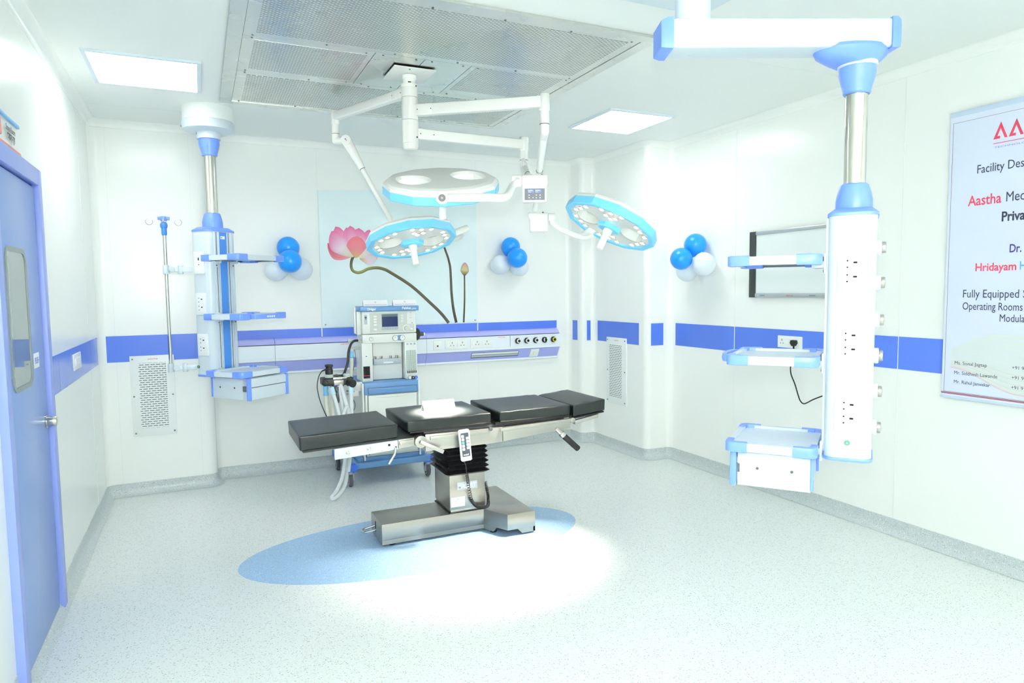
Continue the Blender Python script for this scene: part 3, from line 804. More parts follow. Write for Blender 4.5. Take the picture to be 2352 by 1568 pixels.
def basis(n, ref):
    n = Vector(n).normalized(); z = -n                      # local +z points to the back of the lamp
    x = Vector(ref); x = (x - z*x.dot(z)).normalized(); return x, z.cross(x), z
def lamp_head(c, n, ref, R, ph, power, cone=34, aim=None):
    x, y, z = basis(n, ref); X = frame_from(c, x, y, z)
    N = 12
    def ring(r, h): return [(r*math.cos(ph+2*PI*k/N), r*math.sin(ph+2*PI*k/N), h) for k in range(N)]
    def hole(sg, grow=0.0):
        pts = []
        cx = sg*R*.46
        for k in range(18):
            a = 2*PI*k/18
            rx = R*.245*(1+.10*math.cos(a)*sg) + grow; ry = R*(.32 + .06*math.cos(a)*sg) + grow
            rr = 1/ (abs(math.cos(a))**2.4 + abs(math.sin(a))**2.4)**(1/2.4)
            pts.append((cx + rx*rr*math.cos(a), ry*rr*math.sin(a)))
        return pts
    def plate_with_holes(outer, z_, m, mb, grow=0.0, zh=None):
        b = bmesh.new(); es = []
        for loop in (outer, [(*p, z_) for p in hole(1, grow)], [(*p, z_) for p in hole(-1, grow)]):
            vs = [b.verts.new(p) for p in loop]
            for i in range(len(vs)): es.append(b.edges.new((vs[i], vs[(i+1) % len(vs)])))
        bmesh.ops.triangle_fill(b, use_beauty=True, use_dissolve=False, edges=es)
        mb.bm(b, m)
    # white back shell
    b = MB(X)
    b.loft([ring(R, .052), ring(R*.99, .068), ring(R*.945, .084), ring(R*.88, .092), ring(R*.85, .093)], 'lamp_white', cap=False)
    plate_with_holes(ring(R*.85, .093), .093, 'lamp_white', b, .016)
    for sg in (1, -1):
        b.loft([[(*p, .093) for p in hole(sg, .016)], [(*p, .078) for p in hole(sg, .004)], [(*p, .014) for p in hole(sg)]], 'lamp_white', cap=False)
    head = b.build('lamp_head', s, angle=22)
    b = MB(X); b.loft([ring(R, .053), ring(R, .006), ring(R*.975, 0), ring(R*.885, .004), ring(R*.88, .014)], 'lamp_blue', cap=False); b.build('rim', head, angle=22)
    b = MB(X); plate_with_holes(ring(R*.882, .012), .012, 'lamp_plate', b); b.build('reflector_plate', head)
    # LED lenses
    spots = []
    for k in range(18):
        a = 2*PI*(k+.5)/18 + (.09 if k % 3 == 0 else -.06 if k % 3 == 2 else 0); rr_ = R*(.775 if k % 3 != 1 else .745); spots.append((rr_*math.cos(a), rr_*math.sin(a)))
    for sx, sy in ((0, .44), (.09, .54), (-.09, .54), (0, -.44), (.09, -.54), (-.09, -.54)): spots.append((R*sx*1.1, R*sy))
    for u, w in spots:
        b = MB(X); XX = Matrix.Translation((u, w, 0))
        b.lathe([(.0195, .0125), (.0185, .0085), (.0165, .0085)], 'lens_ring', XX, 16, cap=False); b.lathe([(.0165, .0086), (.012, .0060), (.004, .0048)], 'lens_glow', XX, 16); b.build('lens', head)
    # centre hub and sterile handle
    b = MB(X)
    def hex_(r, h): return [(r*1.25*math.cos(PI/4*k+PI/8), r*.95*math.sin(PI/4*k+PI/8), h) for k in range(8)]
    b.loft([hex_(.068, .014), hex_(.068, -.008), hex_(.060, -.016), hex_(.036, -.017)], 'lamp_blue'); b.build('hub', head, angle=30)
    b = MB(X); b.lathe([(.031, -.010), (.031, -.042), (.0235, -.052), (.0225, -.150), (.0205, -.156)], 'lamp_white', seg=28); b.build('handle', head, angle=40)
    n = -z
    if power:
        light('lamp_beam', 'SPOT', Vector(c) + n*.175, power, (1.0, .90, .74), .10, aim=aim or Vector(c)+n*2, spot=math.radians(cone))
    return X, head
C1, N1 = Vector((1.387, 4.675, 2.018)), (.072, -.296, -.952)
C3, N3 = Vector((2.477, 3.820, 2.085)), (-.473, .021, -.881)
C2, N2 = Vector((1.350, 3.912, 2.268)), (.136, .333, -.933)
X1, h1 = lamp_head(C1, N1, (1, 0, 0), .32, 0.22, SPOT_POWER*14, 19, (1.475, 4.40, .85))
X3, h3 = lamp_head(C3, N3, (.8, -.6, -.4), .32, 0.1, SPOT_POWER*0.6, 50, (1.60, 3.90, 0))
X2, h2 = lamp_head(C2, N2, (1, 0, 0), .348, 0.26, 0)
# yokes: bent tubes between the arms and the heads
fx, fn = Vector((.908, -.419, 0)), Vector((-.419, -.908, 0))
def faced(o): return frame_from(o, fx, (0, 0, 1), Vector(fx).cross(Vector((0, 0, 1))))
# head 1
b = MB(); b.box((-.06, -.05, -.03), (.06, .05, .03), 'lamp_white', .012, 3, X=faced((1.40, 4.985, 2.095))); b.cyl((1.30, 5.03, 2.15), (1.47, 4.95, 2.15), .030, 'lamp_white', bev=.006); b.build('yoke_box', s)
b = MB(); b.tube([(1.46, 4.96, 2.12), (1.56, 5.0, 2.09), (1.70, 4.98, 2.07), (1.80, 4.87, 2.08), (1.80, 4.76, 2.10), (1.775, 4.70, 2.115)], .018, 'lamp_white', 14, smooth=4); b.build('yoke_tube', s)
b = MB(); b.cyl((1.655, 4.66, 2.085), (1.815, 4.69, 2.140), .026, 'lamp_white', bev=.005); b.build('yoke_hub', s)
# head 2 with the control box
o2 = Vector((1.850, 3.665, 2.255)); X = faced(o2)
b = MB(X); b.prism(rrect(-.072, -.052, .072, .057, .010), -.030, .030, 'lamp_white', bev=.004); cb = b.build('control_box', s)
b = MB(X); b.cyl((-.075, .082, 0), (.078, .082, 0), .032, 'lamp_white', bev=.005); b.cyl((-.135, .076, .005), (-.076, .076, .005), .036, 'lamp_white', bev=.003); b.box((-.06, .05, -.03), (.06, .08, .026), 'lamp_white', .004)
screw(b, (.045, .112, .01), (0, 1, .3), .007); screw(b, (-.02, .113, .005), (0, 1, .2), .005); b.build('yoke_hub', s)
b = MB(X); b.prism(rrect(-.060, -.041, .060, .027, .004), .0295, .0325, 'keypad'); scn = b.build('screen', cb)
b = MB(X)
for u in (-.022, .021): b.box((u-.018, .003, .0325), (u+.018, .021, .0331), 'ink_blue'); b.box((u-.016, .005, .0331), (u+.0, .008, .0334), 'paper_white'); b.box((u-.016, .014, .0331), (u+.010, .017, .0334), 'paper_white')
for u, w in ((-.033, -.012), (.010, -.012), (.032, -.012), (-.033, -.027), (-.010, -.027), (.010, -.027), (.032, -.027)): b.box((u-.0035, w-.0025, .0325), (u+.0035, w+.0025, .0331), 'gauge_white')
for u in (-.025, .009, .030): b.box((u-.008, -.037, .0325), (u+.008, -.0355, .0331), 'ink_grey')
b.build('display', scn)
b = MB(X)
b.add([(.024, .036, .0306), (.030, .036, .0306), (.027, .043, .0306)], [(0, 1, 2)], 'logo_teal'); b.add([(.029, .036, .0306), (.035, .036, .0306), (.032, .042, .0306)], [(0, 1, 2)], 'yellow_ring')
mx3 = X.to_3x3(); bb = MB(); bb.text('PRISM', X @ Vector((.038, .037, .0303)), mx3 @ Vector((1, 0, 0)), mx3 @ Vector((0, 1, 0)), .005, 'ink_grey')
b.build('logo', cb); bb.build('lettering', cb)
k2 = Vector((1.232, 3.565, 2.190)); k2d = Vector((-.36, -.90, -.10)).normalized()
b = MB(); b.cyl(k2 - k2d*.14, k2, .035, 'lamp_white', bev=.004)
b.cyl(k2 - k2d*.001, k2 + k2d*.001, .0205, 'keypad', seg=24); b.cyl(k2, k2 + k2d*.0016, .006, 'sign_orange', seg=16); b.build('yoke_hub', s)
e2 = X @ Vector((-.108, .070, .035))
b = MB(); b.tube([k2 - k2d*.035 + Vector((.02, -.01, 0)), Vector((1.33, 3.535, 2.190)), Vector((1.47, 3.51, 2.196)), Vector((1.60, 3.535, 2.208)), e2 + Vector((-.03, -.012, -.032)), e2 + Vector((.004, -.005, -.008)), e2 + Vector((.006, .02, .012))], .0235, 'lamp_white', 16, smooth=5); b.build('yoke_tube', s)
# head 3
o3 = Vector((2.225, 4.345, 2.165)); X = faced(o3)
b = MB(X); b.prism(rrect(-.064, -.070, .064, .035, .008), -.028, .028, 'lamp_white', bev=.004)
for u in (-.053, .053):
    for w in (.012, -.040): b.cyl((u, w, .027), (u, w, .0295), .004, 'screw_steel', seg=10)
b.build('yoke_box', s)
b = MB(X); b.cyl((-.075, .042, 0), (.066, .042, 0), .026, 'lamp_white', bev=.004); b.cyl((.068, .036, 0), (.118, .034, 0), .028, 'lamp_white', bev=.004); b.cyl((.03, .062, .02), (.03, .068, .022), .006, 'screw_steel'); b.build('yoke_hub', s)
e3 = X @ Vector((.095, .020, .0))
b = MB(); b.tube([e3, e3 + Vector((.012, .0, -.035)), X @ Vector((.16, -.055, 0)), X @ Vector((.26, -.100, .015)), Vector((2.50, 4.16, 2.045)), Vector((2.52, 4.10, 2.065))], .018, 'lamp_white', 14, smooth=5); b.build('yoke_tube', s)
b = MB(); b.cyl((2.505, 4.185, 2.075), (2.49, 4.05, 2.09), .026, 'lamp_white', bev=.004); b.build('yoke_hub', s)

# ================================================================ operating table
tx, ty = 1.554, 4.451            # local origin, table runs along x
s = thing('operating_table', 'black padded operating table on a stainless steel column and T-shaped base', 'operating table', (1.63, 4.45, 0))
yn, yf_ = ty-.282, ty+.282
def pad(name, x0, x1, z0, z1, t0, t1, lab=None):
    """x0..x1 along the table, top heights z0/z1, underside t0/t1"""
    b = bmesh.new(); bmesh.ops.create_cube(b, size=1.0)
    for v in b.verts:
        u = v.co.x+.5; top = v.co.z > 0
        x = x0+(x1-x0)*u; z = (z0+(z1-z0)*u) if top else (t0+(t1-t0)*u)
        inset = 0 if top else .004
        v.co = Vector((x + (inset if u < .5 else -inset), (yn+inset if v.co.y < 0 else yf_-inset), z))
    bmesh.ops.bevel(b, geom=b.edges[:], offset=.011, segments=3, profile=.55, affect='EDGES')
    bmesh.ops.subdivide_edges(b, edges=[e for e in b.edges if e.calc_length() > .2], cuts=7, use_grid_fill=True)
    xm, ym = (x0+x1)/2, ty
    rnd = random.Random(name)
    for v in b.verts:
        du = (v.co.x-xm)/((x1-x0)/2); dv = (v.co.y-ym)/.282
        zt_ = z0+(z1-z0)*(v.co.x-x0)/(x1-x0)
        if v.co.z > zt_-.01: v.co.z += .006*(1-du*du)*(1-dv*dv)
        if abs(dv) > .97: v.co.z += .0022*math.sin(v.co.x*41+len(name)); v.co.y += .003*math.sin(v.co.x*33+v.co.z*60)
    m = MB(); m.bm(b, 'pad_black'); o = m.build(name, s, angle=60)
    if lab: o['label'] = lab
    return o
pad('leg_pad', .508, 1.117, .821, .838, .728, .752)
pad('seat_pad', 1.176, 1.764, .850, .857, .779, .787)
pad('back_pad', 1.825, 2.378, .857, .860, .785, .783)
pad('head_pad', 2.400, 2.672, .853, .879, .766, .796)
def plate_x(name, x0, x1, t0, t1, th, m, ya=None, yb=None, bev=.003):
    ya = yn+.012 if ya is None else ya; yb = yf_-.012 if yb is None else yb
    b = MB(); b.loft([[(x0, ya, t0-th), (x0, yb, t0-th), (x0, yb, t0), (x0, ya, t0)], [(x1, ya, t1-th), (x1, yb, t1-th), (x1, yb, t1), (x1, ya, t1)]], m)
    return b.build(name, s)
plate_x('leg_plate', .53, 1.11, .728, .750, .012, 'rubber_black')
plate_x('seat_plate', 1.20, 1.77, .780, .786, .014, 'rubber_black', yn+.02, yf_-.02)
plate_x('back_plate', 1.80, 2.40, .784, .782, .016, 'rubber_black', yn+.02, yf_-.02)
plate_x('head_plate', 2.41, 2.665, .764, .790, .010, 'rubber_black')
# side frames, near and far
for side, yy in ((-1, yn), (1, yf_)):
    def yb_(a, c): return (min(yy+side*a, yy+side*c), max(yy+side*a, yy+side*c))
    def sbar(b, poly, a, c, m, bev=.003):
        y0, y1 = yb_(a, c)
        X = frame_from((0, y1, 0), (1, 0, 0), (0, 0, 1), (0, -1, 0)); b.prism(poly, 0, y1-y0, m, X, bev=bev)
    b = MB(); sbar(b, [(.715, .655), (1.113, .678), (1.113, .737), (.715, .722)], -.03, .004, 'pendant_white')
    if side < 0:
        for x, z in ((.795, .690), (.925, .702)): b.cyl((x, yy-.004, z), (x, yy-.030, z), .009, 'steel_polished', bev=.002); b.cyl((x, yy-.004, z), (x, yy-.008, z), .014, 'steel_polished')
        b.cyl((1.055, yy-.0035, .712), (1.055, yy-.0048, .712), .008, 'dark_hole'); screw(b, (1.098, yy-.004, .695), (0, -1, 0), .006)
    b.build('leg_side_plate', s)
    b = MB(); sbar(b, [(1.118, .678), (1.222, .688), (1.222, .742), (1.118, .737)], -.05, -.004, 'steel_satin'); sbar(b, [(1.122, .706), (1.215, .711), (1.215, .733), (1.122, .729)], -.02, .010, 'steel_satin')
    b.build('leg_hinge_block', s)
    b = MB(); b.cyl((1.262, yy-side*.05, .712), (1.262, yy+side*.016, .712), .040, 'steel_satin', bev=.004, seg=36); b.cyl((1.262, yy+side*.014, .712), (1.262, yy+side*.034, .712), .014, 'grey_dark', bev=.002); b.build('hinge_disc', s)
    b = MB(); sbar(b, [(1.296, .642), (1.760, .646), (1.846, .650), (1.846, .750), (1.296, .754)], -.05, -.002, 'steel_satin', .004); b.build('seat_side_frame', s)
    b = MB(); sbar(b, [(1.325, .716), (1.735, .722), (1.735, .746), (1.325, .740)], -.01, .014, 'steel_satin', .004); b.build('accessory_rail', s)
    b = MB(); sbar(b, [(1.848, .652), (2.376, .690), (2.385, .756), (1.848, .748)], -.05, -.002, 'steel_satin', .004); b.build('back_side_frame', s)
    b = MB(); sbar(b, [(1.825, .722), (2.375, .742), (2.375, .764), (1.825, .746)], -.01, .014, 'steel_satin', .004); b.build('accessory_rail', s)
    b = MB(); b.cyl((1.756, yy-side*.03, .747), (1.756, yy+side*.010, .747), .013, 'grey_dark', bev=.002); b.build('pivot', s)
    b = MB(); sbar(b, [(2.412, .716), (2.610, .748), (2.610, .774), (2.412, .744)], -.03, .004, 'steel_satin'); b.cyl((2.392, yy-side*.03, .748), (2.392, yy+side*.008, .748), .020, 'steel_satin', bev=.003); b.build('head_side_rail', s)
b = MB(); b.box((1.30, yn+.05, .70), (1.80, yf_-.05, .765), 'grey_dark', .004); b.box((1.80, yn+.08, .72), (2.37, yf_-.08, .768), 'grey_dark', .004); b.box((1.10, yn+.05, .69), (1.30, yf_-.05, .735), 'grey_dark', .004); b.box((.74, yn+.06, .69), (1.10, yf_-.06, .715), 'grey_dark', .004)
b.build('under_frame', s)
b = MB(); X0 = Vector((1.262, yn-.030, .712)); d = Vector((.118, -.025, -.062)).normalized()
b.box((-.012, -.008, -.013), (.155, .008, .013), 'steel_satin', .003, X=frame_from(X0, d, Vector((0, 1, 0)), d.cross(Vector((0, 1, 0))))); b.build('clamp_lever', s)
b = MB(); b.tube([(1.095, yn-.002, .690), (1.090, yn-.012, .660), (1.070, yn-.016, .630), (1.045, yn-.018, .595)], .0085, 'steel_polished', 12, smooth=3); b.build('release_lever', s)
b = MB(); b.cyl((2.262, yn+.01, .700), (2.305, yn-.004, .655), .017, 'steel_satin'); b.cyl((2.298, yn-.002, .664), (2.318, yn-.006, .642), .024, 'steel_polished', bev=.004)
h = b.build('back_handle', s)
b = MB(); b.cyl((2.312, yn-.006, .648), (2.425, yn-.028, .540), .0215, 'rubber_black', bev=.006); b.build('grip', h)
# rubber bellows and column
cx0, cx1, cy0, cy1 = 1.503, 1.764, 4.306, 4.630
rings = []
nz = 7
for k in range(nz*2+1):
    z = .418 + (.650-.418)*k/(nz*2); g = (.034-.0012*k) if k % 2 else .004
    if k == 0: g = .002
    rings.append([(p[0], p[1], z) for p in rrect(cx0-g+.0, cy0-g, cx1+g, cy1+g, .010+g*.5, 3)])
b = MB(); b.loft(rings, 'bellows_black'); b.build('bellows', s, angle=20)
b = MB(); b.box((cx0, cy0, .178), (cx1, cy1, .430), 'steel_brushed', .004); b.box((cx0+.006, cy0+.004, .158), (cx1-.006, cy1-.004, .182), 'steel_brushed', .002); b.box((1.668, cy0+.0035, .160), (1.669, cy0+.005, .180), 'shadow_grey')
col_ = b.build('column', s)
b = MB(); b.box((cx0-.004, cy0-.006, .149), (cx1+.004, cy1+.006, .159), 'rubber_black', .002); b.build('column_seal', s)
b = MB(); b.box((1.558, cy0-.0008, .312), (1.706, cy0+.001, .366), 'label_grey'); b.text('MAQUET', (1.566, cy0-.0008, .322), (1, 0, 0), (0, 0, 1), .033, 'gauge_white', w=.130, bold=.025); b.build('name_plate', s)
b = MB(); b.box((1.511, cy0-.001, .198), (1.612, cy0+.001, .265), 'paper_white')
b.loft([[(1.561+r*math.cos(k*PI/4), cy0-.0013, .250+r*math.sin(k*PI/4)) for k in range(8)] for r in (.006, .0035)], 'logo_teal', cap=False)
for z, w_, m_ in ((.236, .030, 'logo_teal'), (.222, .012, 'ink_grey'), (.216, .028, 'ink_grey'), (.210, .034, 'ink_grey')): b.box((1.561-w_/1, cy0-.0014, z-.001), (1.561+w_/1, cy0-.001, z+.001), m_)
b.build('label_card', s)
# T shaped base
b = MB(); poly = [(1.026, 4.298), (1.748, 4.298), (1.846, 4.108), (2.055, 4.108), (2.055, 4.786), (1.846, 4.786), (1.748, 4.604), (1.026, 4.604)]
bm_ = bmesh.new()
b.prism(poly, .044, .155, 'steel_brushed', bev=.004); b.build('base', s, angle=30)
b = MB()   # feet of the wide end: skirts that leave a trapezoid gap between them
def skirt(p, q, lo, hi):
    p = Vector(p); q = Vector(q); d = (q-p).normalized(); n = Vector((d.y, -d.x, 0)); L = (q-p).length
    X = frame_from((p.x, p.y, 0), d, (0, 0, 1), n)
    return X, L
for (p, q, g0, g1) in (((1.748, 4.298, 0), (1.846, 4.108, 0), .40, 1.0), ((1.846, 4.108, 0), (2.055, 4.108, 0), 0, .40)):
    X, L = skirt(p, q, 0, 0)
    if g0 > 0: po = [(0, .012), (L*.40, .012), (L*.55, .046), (0, .046)]
    else: po = [(L*.36, .046), (L*.52, .012), (L, .012), (L, .046)]
    b.prism(po, -.014, 0, 'steel_brushed', X)
b.box((2.041, 4.108, .012), (2.055, 4.786, .046), 'steel_brushed'); b.box((1.026, 4.298, .018), (1.748, 4.31, .046), 'steel_brushed'); b.box((1.026, 4.298, .018), (1.04, 4.604, .046), 'steel_brushed')
b.build('base_skirt', s)
for x, y in ((1.10, 4.34), (1.10, 4.56), (2.0, 4.16), (2.0, 4.73), (1.80, 4.25)):
    b = MB(); b.cyl((x, y, 0), (x, y, .046), .024, 'rubber_black', bev=.004); b.build('foot', s)
b = MB(); b.box((1.0245, 4.47, .055), (1.030, 4.487, .125), 'dark_hole'); b.tube([(1.028, 4.47, .070), (.97, 4.475, .062), (.945, 4.485, .060), (.938, 4.50, .062), (.945, 4.515, .066), (.97, 4.52, .072), (1.028, 4.512, .085)], .0075, 'steel_polished', 10, smooth=3); b.build('pedal', s)
b = MB()
for z in (.066, .092, .118): b.add([(1.0252, 4.375, z-.010), (1.0252, 4.355, z-.010), (1.0252, 4.365, z+.010)], [(0, 1, 2)], 'green_ring')
b.build('pedal_mark', s)

# hand control hanging on the rail
s = thing('hand_control', 'white hand control with dark keypad and coiled black cord hanging on the operating table rail', 'remote control', (1.547, 4.12, .56))
ux = Vector((.98, 0, .06)).normalized(); uz = Vector((-.075, .03, .99)).normalized(); X = frame_from((1.548, 4.126, .668), ux, uz, ux.cross(uz))
b = MB(X); b.prism(rrect(-.038, -.105, .038, .105, .012), 0, .020, 'white_plastic', bev=.004); b.box((-.02, .05, -.018), (.02, .09, .002), 'white_plastic', .003); body = b.build('case', s)
b = MB(X); b.prism(rrect(-.027, -.074, .028, .084, .004), .0195, .0212, 'keypad'); kp = b.build('keypad', body)
for i in range(5):
    b = MB(X); y = .062-i*.0215; b.prism(rrect(-.023, y-.0085, -.006, y+.0085, .002), .021, .0225, 'key_blue' if i == 2 else 'gauge_white'); b.build('key', body)
    if i:
        b = MB(X); y += .006; b.prism(rrect(.008, y-.0085, .025, y+.0085, .002), .021, .0225, 'gauge_white'); b.build('key', body)
m3 = X.to_3x3(); b = MB(); b.text('MAQUET', X @ Vector((-.019, -.066, .0212)), m3 @ Vector((1, 0, 0)), m3 @ Vector((0, 1, 0)), .0085, 'gauge_white', w=.038, bold=.02); b.build('lettering', body)
P_ = [Vector(p) for p in ((1.553, 4.148, .560), (1.566, 4.185, .540), (1.592, 4.225, .505), (1.600, 4.238, .470), (1.604, 4.244, .438))]
b = MB(); b.cyl(P_[0]+Vector((-.002, -.008, .012)), P_[1], .008, 'rubber_black'); b.tube(P_, .0032, 'rubber_black', 8, smooth=4); b.build('cord_lead', s)
path = spline([Vector(p) for p in ((1.606, 4.246, .436), (1.618, 4.262, .395), (1.630, 4.282, .350), (1.642, 4.284, .290), (1.652, 4.284, .240))], 14)
def coil(path, turns, rad, r, seg=14):
    L = len(path)-1; n = int(turns*seg); out = []
    for i in range(n+1):
        t = i/n*L; k = min(int(t), L-1); p = path[k].lerp(path[k+1], t-k); d = (path[k+1]-path[k]).normalized()
        u = Vector((0, 1, 0)); u = (u-d*u.dot(d)).normalized(); w = d.cross(u); a = 2*PI*i/seg
        out.append(p + u*rad*math.cos(a) + w*rad*math.sin(a))
    return out
b = MB(); b.tube(coil(path, 13, .0095, .0022), .0022, 'rubber_black', 6); b.build('coiled_cord', s)
path = spline([Vector(p) for p in ((1.652, 4.284, .240), (1.672, 4.282, .205), (1.700, 4.280, .184), (1.735, 4.279, .176), (1.772, 4.284, .178), (1.790, 4.31, .202), (1.792, 4.33, .260), (1.790, 4.36, .330))], 14)
b = MB(); b.tube(coil(path, 62, .0095, .0022, 10), .0024, 'rubber_black', 5); b.build('coiled_cord', s)

# white tent card on the seat pad
s_ = MB()
def tent(x0, x1, y0, y1, z, h, t=.0012):
    ym = (y0+y1)/2; b = MB()
    b.loft([[(x, y0, z), (x, ym, z+h), (x, y1, z), (x, y1-.004, z), (x, ym, z+h-.004), (x, y0+.004, z)] for x in (x0, x1)], 'paper_white'); return b
tag(tent(1.372, 1.598, 4.425, 4.500, .8605, .062).build('name_card'), 'white folded card standing on the seat pad of the operating table', 'card')

# ================================================================ bed head unit on the back wall
s = thing('bed_head_unit', 'long white and violet medical supply rail with sockets and gas outlets along the back wall', 'bed head unit', (1.83, YB-.06, .935))
yb_ = YB
prof = [(yb_, 1.262), (yb_-.03, 1.262), (yb_-.075, 1.256), (yb_-.110, 1.238), (yb_-.128, 1.212)]
low = [(yb_-.128, 1.205), (yb_-.131, 1.085), (yb_-.135, 1.082), (yb_-.135, 1.060), (yb_-.129, 1.058)]
slope0, slope1 = (yb_-.129, 1.056), (yb_-.070, .957)
for x0, x1 in ((.10, .609), (.612, 2.049), (2.052, 3.565)):
    def strip(pr, m, closed_back=True):
        b = MB(); poly = pr + [(yb_, pr[-1][1]), (yb_, pr[0][1])]
        b.loft([[(x, y, z) for y, z in poly] for x in (x0, x1)], m); return b
    strip(prof, 'console_lilac').build('top_cover', s, angle=40)
    strip(low, 'console_white').build('front_panel', s)
    strip([slope0, slope1], 'console_violet').build('lower_cover', s)
    strip([(yb_-.070, .956), (yb_-.074, .950), (yb_-.074, .938), (yb_-.066, .934)], 'console_white').build('bottom_strip', s)
b = MB(); b.loft([[(x, y, z) for y, z in prof+low+[slope0, slope1, (yb_-.066, .934), (yb_, .934)]] for x in (3.565, 3.578)], 'console_white'); b.build('end_cap', s, angle=40)
b = MB(); b.box((2.969, yb_-.1325, 1.088), (2.972, yb_-.128, 1.203), 'shadow_grey'); b.build('joint', s)
yF = yb_-.130
for x in (1.20, 2.83):
    b = MB(); b.text('AASTHA', (x, yF-.001, 1.186), (1, 0, 0), (0, 0, 1), .012, 'ink_red', sx=1.3, depth=.001); b.build('lettering', s)
def plate(x0, x1, z0, z1, kind):
    b = MB(); b.box((x0, yF-.010, z0), (x1, yF+.004, z1), 'white_plastic', .004); p = b.build('socket_plate', s)
    if kind == 'data':
        b = MB(); b.box(((x0+x1)/2-.008, yF-.0112, (z0+z1)/2-.016), ((x0+x1)/2+.008, yF-.009, (z0+z1)/2-.002), 'dark_hole'); b.build('port', p)
    else:
        w = (x1-x0)
        for c in (x0+w*.30, x0+w*.76):
            b = MB(); b.box((c-.055, yF-.014, 1.115), (c-.030, yF-.009, 1.165), 'gauge_white', .002); b.build('rocker', p)
            for dx, dz, hw, hh in ((.002, .016, .003, .009), (-.014, -.012, .005, .0035), (.018, -.012, .005, .0035)):
                b = MB(); b.box((c+dx-hw, yF-.0112, 1.139+dz-hh), (c+dx+hw, yF-.009, 1.139+dz+hh), 'hole_grey'); b.build('pin_hole', p)
plate(2.118, 2.206, 1.092, 1.186, 'data'); plate(2.242, 2.484, 1.092, 1.186, 's'); plate(2.518, 2.756, 1.092, 1.187, 's')
for k, x in enumerate((3.063, 3.169, 3.276, 3.384, 3.492)):
    b = MB(); b.cyl((x-.006, yF+.002, 1.144), (x-.006, yF-.018, 1.144), .031, 'rubber_black', bev=.003, seg=32); o = b.build('gas_outlet', s)
    o['label'] = ['first black gas outlet from the left', 'second black gas outlet from the left', 'middle black gas outlet', 'black gas outlet with a split white ring', 'black gas outlet with a yellow ring'][k]
    b = MB(); m_ = 'yellow_ring' if k == 4 else 'gauge_white'
    b.cyl((x+.002, yF-.016, 1.144), (x+.002, yF-.026, 1.144), .0245, m_, bev=.003, seg=32)
    if k == 3: b.box((x-.010, yF-.0268, 1.118), (x+.010, yF-.020, 1.170), 'rubber_black')
    b.build('ring', o)
    b = MB(); b.cyl((x+.002, yF-.020, 1.144), (x+.002, yF-.030, 1.144), .0145, 'dark_hole', bev=.002); b.build('bore', o)
# things on the slanted lower face
d = Vector((0, slope1[0]-slope0[0], slope1[1]-slope0[1])).normalized(); n_ = Vector((0, d.z, -d.y)); n_ = n_ if n_.y < 0 else -n_
Xs = frame_from((0, slope0[0], slope0[1]), (1, 0, 0), -d, Vector((1, 0, 0)).cross(-d))
b = MB(Xs); b.box((2.535, -.088, -.004), (3.080, -.018, .0012), 'shadow_grey'); b.box((2.540, -.048, .0), (3.074, -.024, .0022), 'console_white'); b.box((2.540, -.076, .0), (3.074, -.054, .0018), 'label_grey'); b.build('lamp_slot', s)
b = MB(Xs); b.box((3.214, -.104, -.002), (3.316, -.008, .012), 'white_plastic', .003); p = b.build('switch_plate', s)
b = MB(Xs); b.box((3.254, -.078, .010), (3.276, -.034, .0155), 'gauge_white', .002); b.build('rocker', p)

# ---------------------------------------------------------------- printed glass panel with the lotus
s = thing('glass_panel', 'pale blue glass wall panel printed with a pink lotus, stems and a bud', 'wall panel', (1.86, YB-.01, 1.35))
x0, x1, zb_ = 1.056, 2.652, 1.352
b = MB(); y = YB-.012
vs = [(x0, y, zb_), (x1, y, zb_), (x1, y, 2.722), (x0, y, 2.642)]; vs += [(p[0], YB-.005, p[2]) for p in vs]
b.add(vs, [(0, 1, 2, 3), (7, 6, 5, 4), (0, 4, 5, 1), (1, 5, 6, 2), (2, 6, 7, 3), (3, 7, 4, 0)], 'glass_tint'); b.build('glass', s)
b = MB(); b.cyl((x0+.03, y, zb_+.022), (x0+.03, y-.004, zb_+.022), .007, 'screw_steel', seg=12); b.cyl((x1-.03, y, zb_+.022), (x1-.03, y-.004, zb_+.022), .007, 'screw_steel', seg=12); b.build('fixing', s)
ink = MB(); ink.cols = []; ink.keep = True
layer = [0]
def inkpoly(rows):
    """rows: list of rows of (x, z, colour); makes a grid of printed ink"""
    layer[0] += 1; yy = y-.0006-.00012*layer[0]
    n = len(rows[0]); base = []
    for r in rows:
        for (x, z, c) in r: base.append((x, yy, z)); ink.cols.append(c)
    fs = []
    for a in range(len(rows)-1):
        for j in range(n-1): fs.append((a*n+j, a*n+j+1, (a+1)*n+j+1, (a+1)*n+j))
    ink.add(base, fs, 'print_ink')
def mixc(a, b_, t): return tuple(a[i]+(b_[i]-a[i])*t for i in range(3))
def petal(base, tip, w, bend, cb, cm, ct, edge=None, wpos=.55, n=14, k=7):
    """petal from base to tip: half width w, sideways bend, colours at base, middle and tip"""
    bx, bz = base; dx, dz = tip[0]-bx, tip[1]-bz; L = math.hypot(dx, dz); ux, uz = dx/L, dz/L; px_, pz_ = -uz, ux
    rows = []
    for i in range(n+1):
        t = i/n
        f_ = (t/wpos)**.75 if t < wpos else max(0.0, 1-((t-wpos)/(1-wpos))**1.9)**.62
        hw = w*(f_ if i < n else 0.0) + (.006 if i == 0 else 0)
        off = bend*4*t*(1-t)
        row = []
        for j in range(k):
            v = -1+2*j/(k-1)
            c = mixc(cb, cm, min(t/.45, 1)) if t < .45 else mixc(cm, ct, (t-.45)/.55)
            c = mixc(c, edge or ct, .55*abs(v)**3*(t**.5))
            c = mixc(c, (255, 255, 255), .10*math.sin(v*9+t*2)**2)
            row.append((bx+ux*L*t+px_*(off+hw*v), bz+uz*L*t+pz_*(off+hw*v), c))
        rows.append(row)
    inkpoly(rows)
